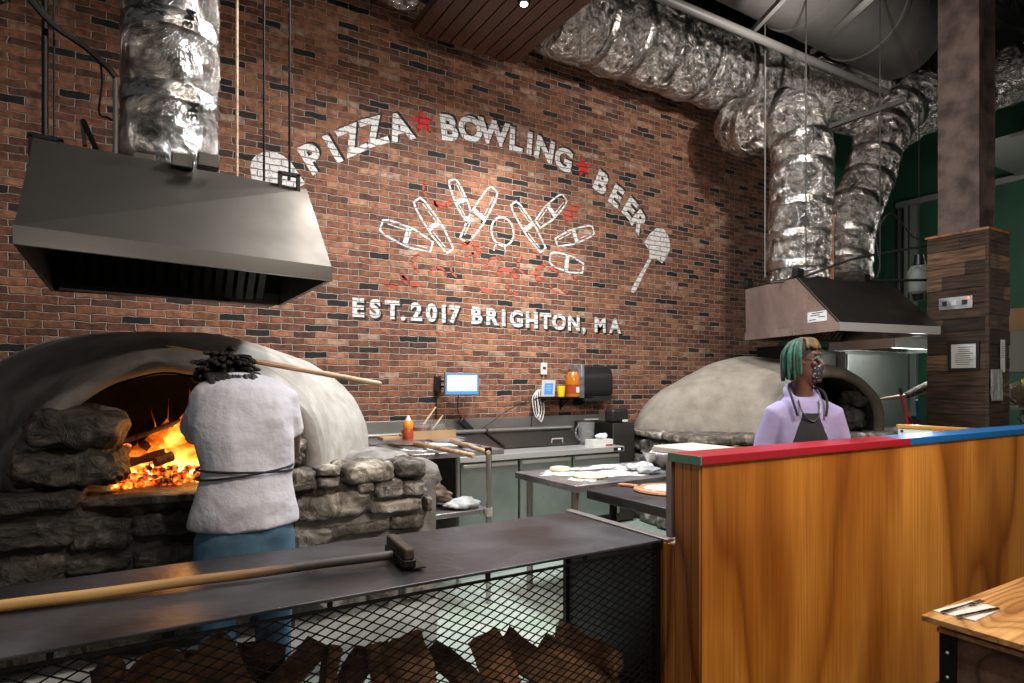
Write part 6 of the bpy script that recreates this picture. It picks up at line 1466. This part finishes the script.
body.tube(RA, [.05, .048, .044, .036, .027], 14); body.tube(LA, [.05, .048, .044, .036, .027], 14)
hand(body, RA[-1], Vector(RA[-1])-Vector(RA[-2]), (0, .3, -1), 1, .35, True); hand(body, LA[-1], Vector(LA[-1])-Vector(LA[-2]), (0, .3, -1), 1, .35, False)
for s_ in (-1, 1):
    body.tube([(s_*.085, 0, .95), (s_*.10, -.01, .72), (s_*.105, -.01, .50), (s_*.105, .02, .30), (s_*.105, .03, .08)], [.085, .075, .055, .05, .038], 14)
    body.tube([(s_*.105, .05, .05), (s_*.11, -.06, .04), (s_*.115, -.13, .03)], [.035, .036, .022], 10)
body.xf(T).fuse('body', 'skin', man, .0065, 3)
hd_ = MB()
hd_.loft(torso_rows([(0, 0, .90, .185, .135, 0), (0, 0, .95, .19, .14, 0), (0, 0, 1.05, .195, .14, 0), (0, 0, 1.2, .195, .138, 0), (0, 0, 1.32, .205, .138, 0), (0, 0, 1.43, .208, .128, 0), (0, 0, 1.49, .175, .112, 0), (0, .0, 1.53, .120, .095, 0), (0, .01, 1.545, .07, .07, 0)]))
for A in (RA, LA): hd_.tube([Vector(A[0])+Vector((-.05 if A[0][0] > 0 else .05, 0, .02)), A[0], A[1], A[2], A[3], Vector(A[3]).lerp(Vector(A[4]), .6)], [.07, .080, .074, .070, .058, .045], 18)
wr(hd_, .014, 8, 5)
# hood bunched round the neck
hd_.tube([Vector((.086*math.cos(a), .012+.086*math.sin(a), 1.556+.045*math.sin(a))) for a in [2*PI*k/24 for k in range(24)]], [.026+.016*math.sin(2*PI*k/24)*(1 if k < 12 else .3) for k in range(24)], 12, closed=True)
hd_.sphere((0, .105, 1.50), (.11, .055, .07))
hd_.xf(T).fuse('hoodie', 'hoodie', man, .0085, 3)
MB().loft([[Vector((w*math.sin(a), yb-.0+(.142)*(1-math.cos(a)), z)) for a in [-1+2*k/8 for k in range(9)]]+[Vector((w*math.sin(a), yb+.01+.142*(1-math.cos(a)), z)) for a in [1-2*k/8 for k in range(9)]]
          for z, w, yb in ((.75, .20, -.168), (1.0, .20, -.168), (1.15, .195, -.166), (1.27, .165, -.163), (1.38, .125, -.155), (1.455, .098, -.140))]).xf(T).build('apron', 'dark_cloth', man, smooth=50)
for s_ in (-1, 1):
    MB().tube([T @ Vector(p) for p in spline([(s_*.085, -.138, 1.44), (s_*.100, -.120, 1.50), (s_*.105, -.070, 1.565), (s_*.090, .0, 1.595), (s_*.06, .07, 1.60)], 5)], .0075, 6).build('apron_strap', 'dark_cloth', man)
MB().tube([T @ Vector(p) for p in spline([(-.065, -.095, 1.53), (-.055, -.140, 1.46), (0, -.155, 1.41), (.05, -.140, 1.46), (.06, -.095, 1.53)], 5)], .004, 6).build('neck_cord', 'black', man)
jn = MB(); jn.loft(torso_rows([(0, 0, .86, .17, .125, 0), (0, 0, .95, .18, .13, 0), (0, 0, 1.02, .17, .12, 0)]))
for s_ in (-1, 1): jn.tube([(s_*.09, .0, .92), (s_*.10, -.01, .80), (s_*.105, -.01, .62), (s_*.105, .0, .48), (s_*.106, .02, .30), (s_*.106, .03, .07)], [.10, .10, .088, .08, .075, .07], 16)
jn.xf(T).fuse('trousers', 'dark_cloth', man, .012, 4)
for s_ in (-1, 1):
    MB().loft([[Vector((s_*.105+w*math.cos(a), y, z+h*math.sin(a))) for a in [2*PI*k/12 for k in range(12)]] for y, w, z, h in ((.10, .025, .05, .04), (.06, .045, .055, .052), (-.04, .048, .05, .045), (-.12, .045, .04, .034), (-.17, .02, .035, .025))]).xf(T).build('shoe', 'shoe', man, smooth=60)
HT = lambda p: T @ (hc_+Rh @ Vector(p))
# eyes, glasses, mask
for s_ in (-1, 1):
    MB().sphere((0, 0, 0), (.012, .010, .009), 12, 8).xf(Matrix.Translation(HT((s_*.031, -.084, .018)))).build('eye', 'eye', man)
    fr_ = [HT((s_*.033+.027*math.cos(a), -.104+.010*abs(math.cos(a))*1, .016+.020*math.sin(a))) for a in [2*PI*k/20 for k in range(20)]]
    MB().tube(fr_, .0026, 6, closed=True).build('glasses_rim', 'black', man)
    ln = MB(); ln.add([HT((s_*.033, -.103, .016))]+[p for p in fr_], [(0, 1+k, 1+(k+1) % 20) for k in range(20)]); ln.build('glasses_lens', 'lens', man, smooth=0)
    MB().tube([HT(p) for p in ((s_*.060, -.094, .022), (s_*.078, -.04, .024), (s_*.082, .01, .020))], .0025, 6).build('glasses_arm', 'black', man)
MB().tube([HT((-.007, -.106, .020)), HT((0, -.112, .022)), HT((.007, -.106, .020))], .0026, 6).build('glasses_bridge', 'black', man)
mk = MB(); rr = []
for z, w, dp in ((-.008, .052, .106), (-.022, .060, .122), (-.045, .066, .122), (-.07, .066, .114), (-.095, .060, .108), (-.118, .045, .095), (-.13, .025, .07)):
    rr.append([HT((w*math.sin(a), -dp*math.cos(a)*.98-.0, z)) for a in [-.95+1.9*k/14 for k in range(15)]])
mk.add([p for r in rr for p in r], [(i*15+k, i*15+k+1, (i+1)*15+k+1, (i+1)*15+k) for i in range(6) for k in range(14)])
o = mk.build('face_mask', 'mask', man, smooth=180); so = o.modifiers.new('thickness', 'SOLIDIFY'); so.thickness = .003
for s_ in (-1, 1): MB().tube([HT(p) for p in ((s_*.058, -.045, -.03), (s_*.078, -.01, -.010), (s_*.086, .02, .010))], .0018, 5).build('mask_loop', 'black', man)
hair = MB(); k0 = 0
hair.ell([((0, .016, z), rx, ry) for z, rx, ry in ((.02, .081, .094), (.055, .087, .104), (.09, .080, .097), (.117, .060, .075), (.134, .03, .04))], 22)
hair.v = [T @ (hc_+Rh @ (v+Vector((0, .004, 0)))) for v in hair.v]; hair.build('hair_cap', 'hair', man, smooth=60)
rnd = random.Random(12)
def side_locks(s_):
    def fn(i, r):
        th = r.uniform(.1, 1.0)*PI/1.15; a = PI/2+s_*0+0
        an = r.uniform(-.35, 3.5); x, y = .082*math.cos(an), .096*math.sin(an)+.012
        ln = r.uniform(.07, .14); f = 1.08+.12*r.random()
        return [(x*.35, y*.35, .132), (x*.8, y*.8, .108), (x*f, y*f, .055), (x*f*1.06, y*f*1.05, .0), (x*f*1.04, y*f*1.06, .03-ln)]
    return fn
hl = MB(); 
for i in range(58):
    P = side_locks(1)(i, rnd)
    hl.tube([T @ (hc_+Rh @ Vector(p)) for p in spline(P, 4)], [.0085]*16+[.005], 7)
hl.build('dreadlocks', 'hair_teal', man, smooth=60)
hl = MB()
for i in range(16):
    an = -PI/2+rnd.uniform(-1.0, .9); x, y = .080*math.cos(an), .096*math.sin(an)+.012
    hl.tube([T @ (hc_+Rh @ Vector(p)) for p in spline([(x*.2, y*.1+.02, .135), (x*.7, y*.7, .128), (x*1.0, y*1.0, .10), (x*1.15, y*1.12, .065+.02*rnd.random())], 4)], [.009]*12+[.005], 7)
hl.build('fringe_locks', 'hair_gold', man, smooth=60)

# ---------------------------------------------------------------- reaching person behind the casing
sp_ = atd(930, 389, 9.1)
P3 = atd(962, 400, 9.3); T = person_tf(P3.x, P3.y, -1.2, 1.0)
p3 = thing('person', 'person mostly hidden behind the column casing, bare arm reaching out of dark patterned sleeve', 'person', (P3.x, P3.y, 0))
hw = atd(882, 399, 9.0); el = atd(905, 396, 9.05); shd = atd(934, 383, 9.1)
body = MB()
body.loft(torso_rows([(0, 0, .90, .13, .10, 0), (0, 0, 1.05, .14, .10, 0), (0, 0, 1.25, .14, .10, 0), (0, 0, 1.42, .14, .09, 0), (0, 0, 1.50, .07, .065, 0)]))
body.tube([(0, .01, 1.46), (0, .0, 1.55), (0, -.01, 1.62)], [.058, .056, .058], 14); head_mb(body, Vector((0, -.01, 1.70)), Matrix.Rotation(0, 3, 'Z'))
for s_ in (-1, 1):
    body.tube([(s_*.085, 0, .92), (s_*.10, 0, .5), (s_*.10, .03, .08)], [.085, .06, .04], 14); body.tube([(s_*.10, .05, .05), (s_*.11, -.06, .04), (s_*.115, -.13, .03)], [.035, .036, .022], 10)
body.tube([(.16, 0, 1.40), (.22, .0, 1.25), (.22, -.05, 1.1), (.16, -.15, 1.05)], [.048, .044, .038, .028], 12)
hand(body, (.16, -.15, 1.05), (-.4, -.8, 0), (0, .2, -1), 1, .4, False)
body.xf(T)
sl = T @ Vector((-.12, 0, 1.40))
body.tube([sl, shd.lerp(sl, .3), el, hw], [.05, .046, .036, .026], 14)
hand(body, hw, hw-el, (0, -.3, -1), 1.0, .3, False)
body.fuse('body', 'skin_light', p3, .009, 4)
jk = MB(); jk.loft(torso_rows([(0, 0, .88, .19, .14, 0), (0, 0, 1.05, .19, .14, 0), (0, 0, 1.25, .20, .138, 0), (0, 0, 1.40, .195, .12, 0), (0, 0, 1.47, .12, .09, 0), (0, 0, 1.50, .08, .08, 0)]))
jk.tube([(.13, 0, 1.42), (.22, .0, 1.25), (.225, -.05, 1.12), (.18, -.12, 1.07)], [.075, .065, .058, .045], 14); jk.xf(T)
jk.tube([sl+(sl-shd)*.2, sl, shd, shd.lerp(el, .55), el], [.07, .075, .072, .060, .048], 16); wr(jk, .012, 14, 2)
jk.fuse('jacket', 'camo', p3, .011, 3)
tr_ = MB(); tr_.loft(torso_rows([(0, 0, .84, .17, .125, 0), (0, 0, .92, .18, .13, 0), (0, 0, .98, .17, .12, 0)]))
for s_ in (-1, 1): tr_.tube([(s_*.09, .0, .88), (s_*.10, 0, .5), (s_*.10, .03, .06)], [.10, .082, .07], 14)
tr_.xf(T).fuse('trousers', 'dark_cloth', p3, .012, 4)
MB().ell([((0, .01, z), rx, ry) for z, rx, ry in ((1.68, .080, .095), (1.73, .084, .104), (1.78, .075, .092), (1.815, .05, .06), (1.83, .02, .03))], 20).xf(T).build('hair', 'hair', p3, smooth=60)
for (u0, v0, u1, v1, mt, nm, lb) in [(902, 398, 914, 420, 'dowel', 'tool_handle', 'pale wooden tool with red tip under the reaching arm'), (917, 400, 920, 424, 'blue', 'tool_handle', 'blue-shafted tool hanging beside the column casing')]:
    a, b = atd(u0, v0, 8.6), atd(u1, v1+12, 8.6); t = thing('long_handled_tool', lb, 'tool', b)
    b.z = 0.0 if False else b.z
    MB().tube([a, b], .022, 8).build('shaft', mt, t); MB().tube([a.lerp(b, .55), a.lerp(b, .75)], .030, 8).build('grip', 'red', t)
    fl = Vector((b.x+(b.x-a.x)*1.5, b.y, 0)); MB().tube([b, fl], .02, 8).build('lower_shaft', 'black_metal', t)

# ================================================================== LIGHT
def light(kind, name, loc, energy, color=(1, 1, 1), size=.3, target=None, spot=60, blend=.5, sy=None):
    l = bpy.data.lights.new(name, kind); l.energy = energy; l.color = color
    if kind == 'AREA':
        l.size = size
        if sy: l.shape = 'RECTANGLE'; l.size_y = sy
    elif kind == 'SPOT': l.spot_size = math.radians(spot); l.spot_blend = blend; l.shadow_soft_size = size
    else: l.shadow_soft_size = size
    o = bpy.data.objects.new(name, l); C.objects.link(o); o.location = loc
    if target is not None: o.rotation_euler = (Vector(target)-Vector(loc)).to_track_quat('-Z', 'Y').to_euler()
    return o
WARM = (1, .86, .72); NEU = (1, .93, .86); COOL = (.86, .93, 1.0)
# track spots washing the mural
light('SPOT', 'mural_spot', (3.5, 4.3, 5.1), 430, WARM, .05, (3.75, 6.4, 3.15), 52, 1)
light('SPOT', 'mural_spot', (4.2, 4.0, 5.0), 110, NEU, .05, (4.7, 6.4, 2.2), 62, 1)
light('SPOT', 'mural_spot', (2.3, 3.4, 5.2), 80, NEU, .06, (2.7, 6.4, 2.2), 70, 1)
# kitchen work lights
light('AREA', 'kitchen_light', (3.2, 4.0, 4.6), 190, COOL, .5, (3.2, 4.4, 0), sy=1.4)
light('AREA', 'kitchen_light', (1.9, 4.0, 4.8), 90, NEU, .4, (1.8, 4.2, 0))
light('SPOT', 'kitchen_spot', (2.9, 2.0, 4.6), 230, NEU, .06, (1.5, 3.9, 1.0), 56, .8)
light('SPOT', 'oven_spot', (5.2, 2.6, 4.8), 260, NEU, .06, (6.0, 4.4, 1.4), 60, .8)
light('SPOT', 'person_spot', (2.2, .9, 4.3), 120, COOL, .05, (3.3, 2.2, 1.5), 36, .8)
# dining side
light('AREA', 'dining_light', (3.0, -.3, 4.2), 150, WARM, .5, (3.6, 1.8, .6))
light('SPOT', 'dining_spot', (3.0, .4, 4.0), 70, WARM, .08, (3.1, .9, .7), 60, .8)
light('AREA', 'bin_light', (.9, .6, 4.6), 55, NEU, .12, (.6, 2.6, .9))
# added casing and log fills, duct light, far lamps
light('POINT', 'casing_fill_light', (7.2, 1.4, 3.6), 22, NEU, .08)  # unseen fill added to brighten the column face and casing
light('POINT', 'log_fill_light', (1.0, -1.3, 2.2), 38, WARM, .12)  # unseen low fill added to brighten the logs behind the mesh
light('AREA', 'high_light', (5.6, 3.4, 4.9), 60, NEU, .12, (7.0, 5.6, 5.6))
light('POINT', 'far_kitchen_light', (9.9, 4.75, 2.05), 45, (.92, 1, .94), .08)
light('POINT', 'far_kitchen_light', (10.4, 4.4, 3.6), 25, NEU, .3)
light('POINT', 'far_store_light', (9.6, 2.2, 2.6), 9, NEU, .3)
# the fire
light('POINT', 'fire_light', (.30, 3.75, 1.35), 5, (1, .42, .10), .12)
light('POINT', 'fire_light', (.25, 4.15, 1.30), 5, (1, .45, .12), .2)
w = bpy.data.worlds.new('dim_room'); bpy.context.scene.world = w; w.use_nodes = True
w.node_tree.nodes['Background'].inputs[0].default_value = (.85, .86, .9, 1); w.node_tree.nodes['Background'].inputs[1].default_value = .13
sc = bpy.context.scene
sc.view_settings.view_transform = 'Standard'; sc.view_settings.look = 'None'; sc.view_settings.gamma = 1; sc.view_settings.exposure = 0.0
sc.view_settings.use_curve_mapping = False
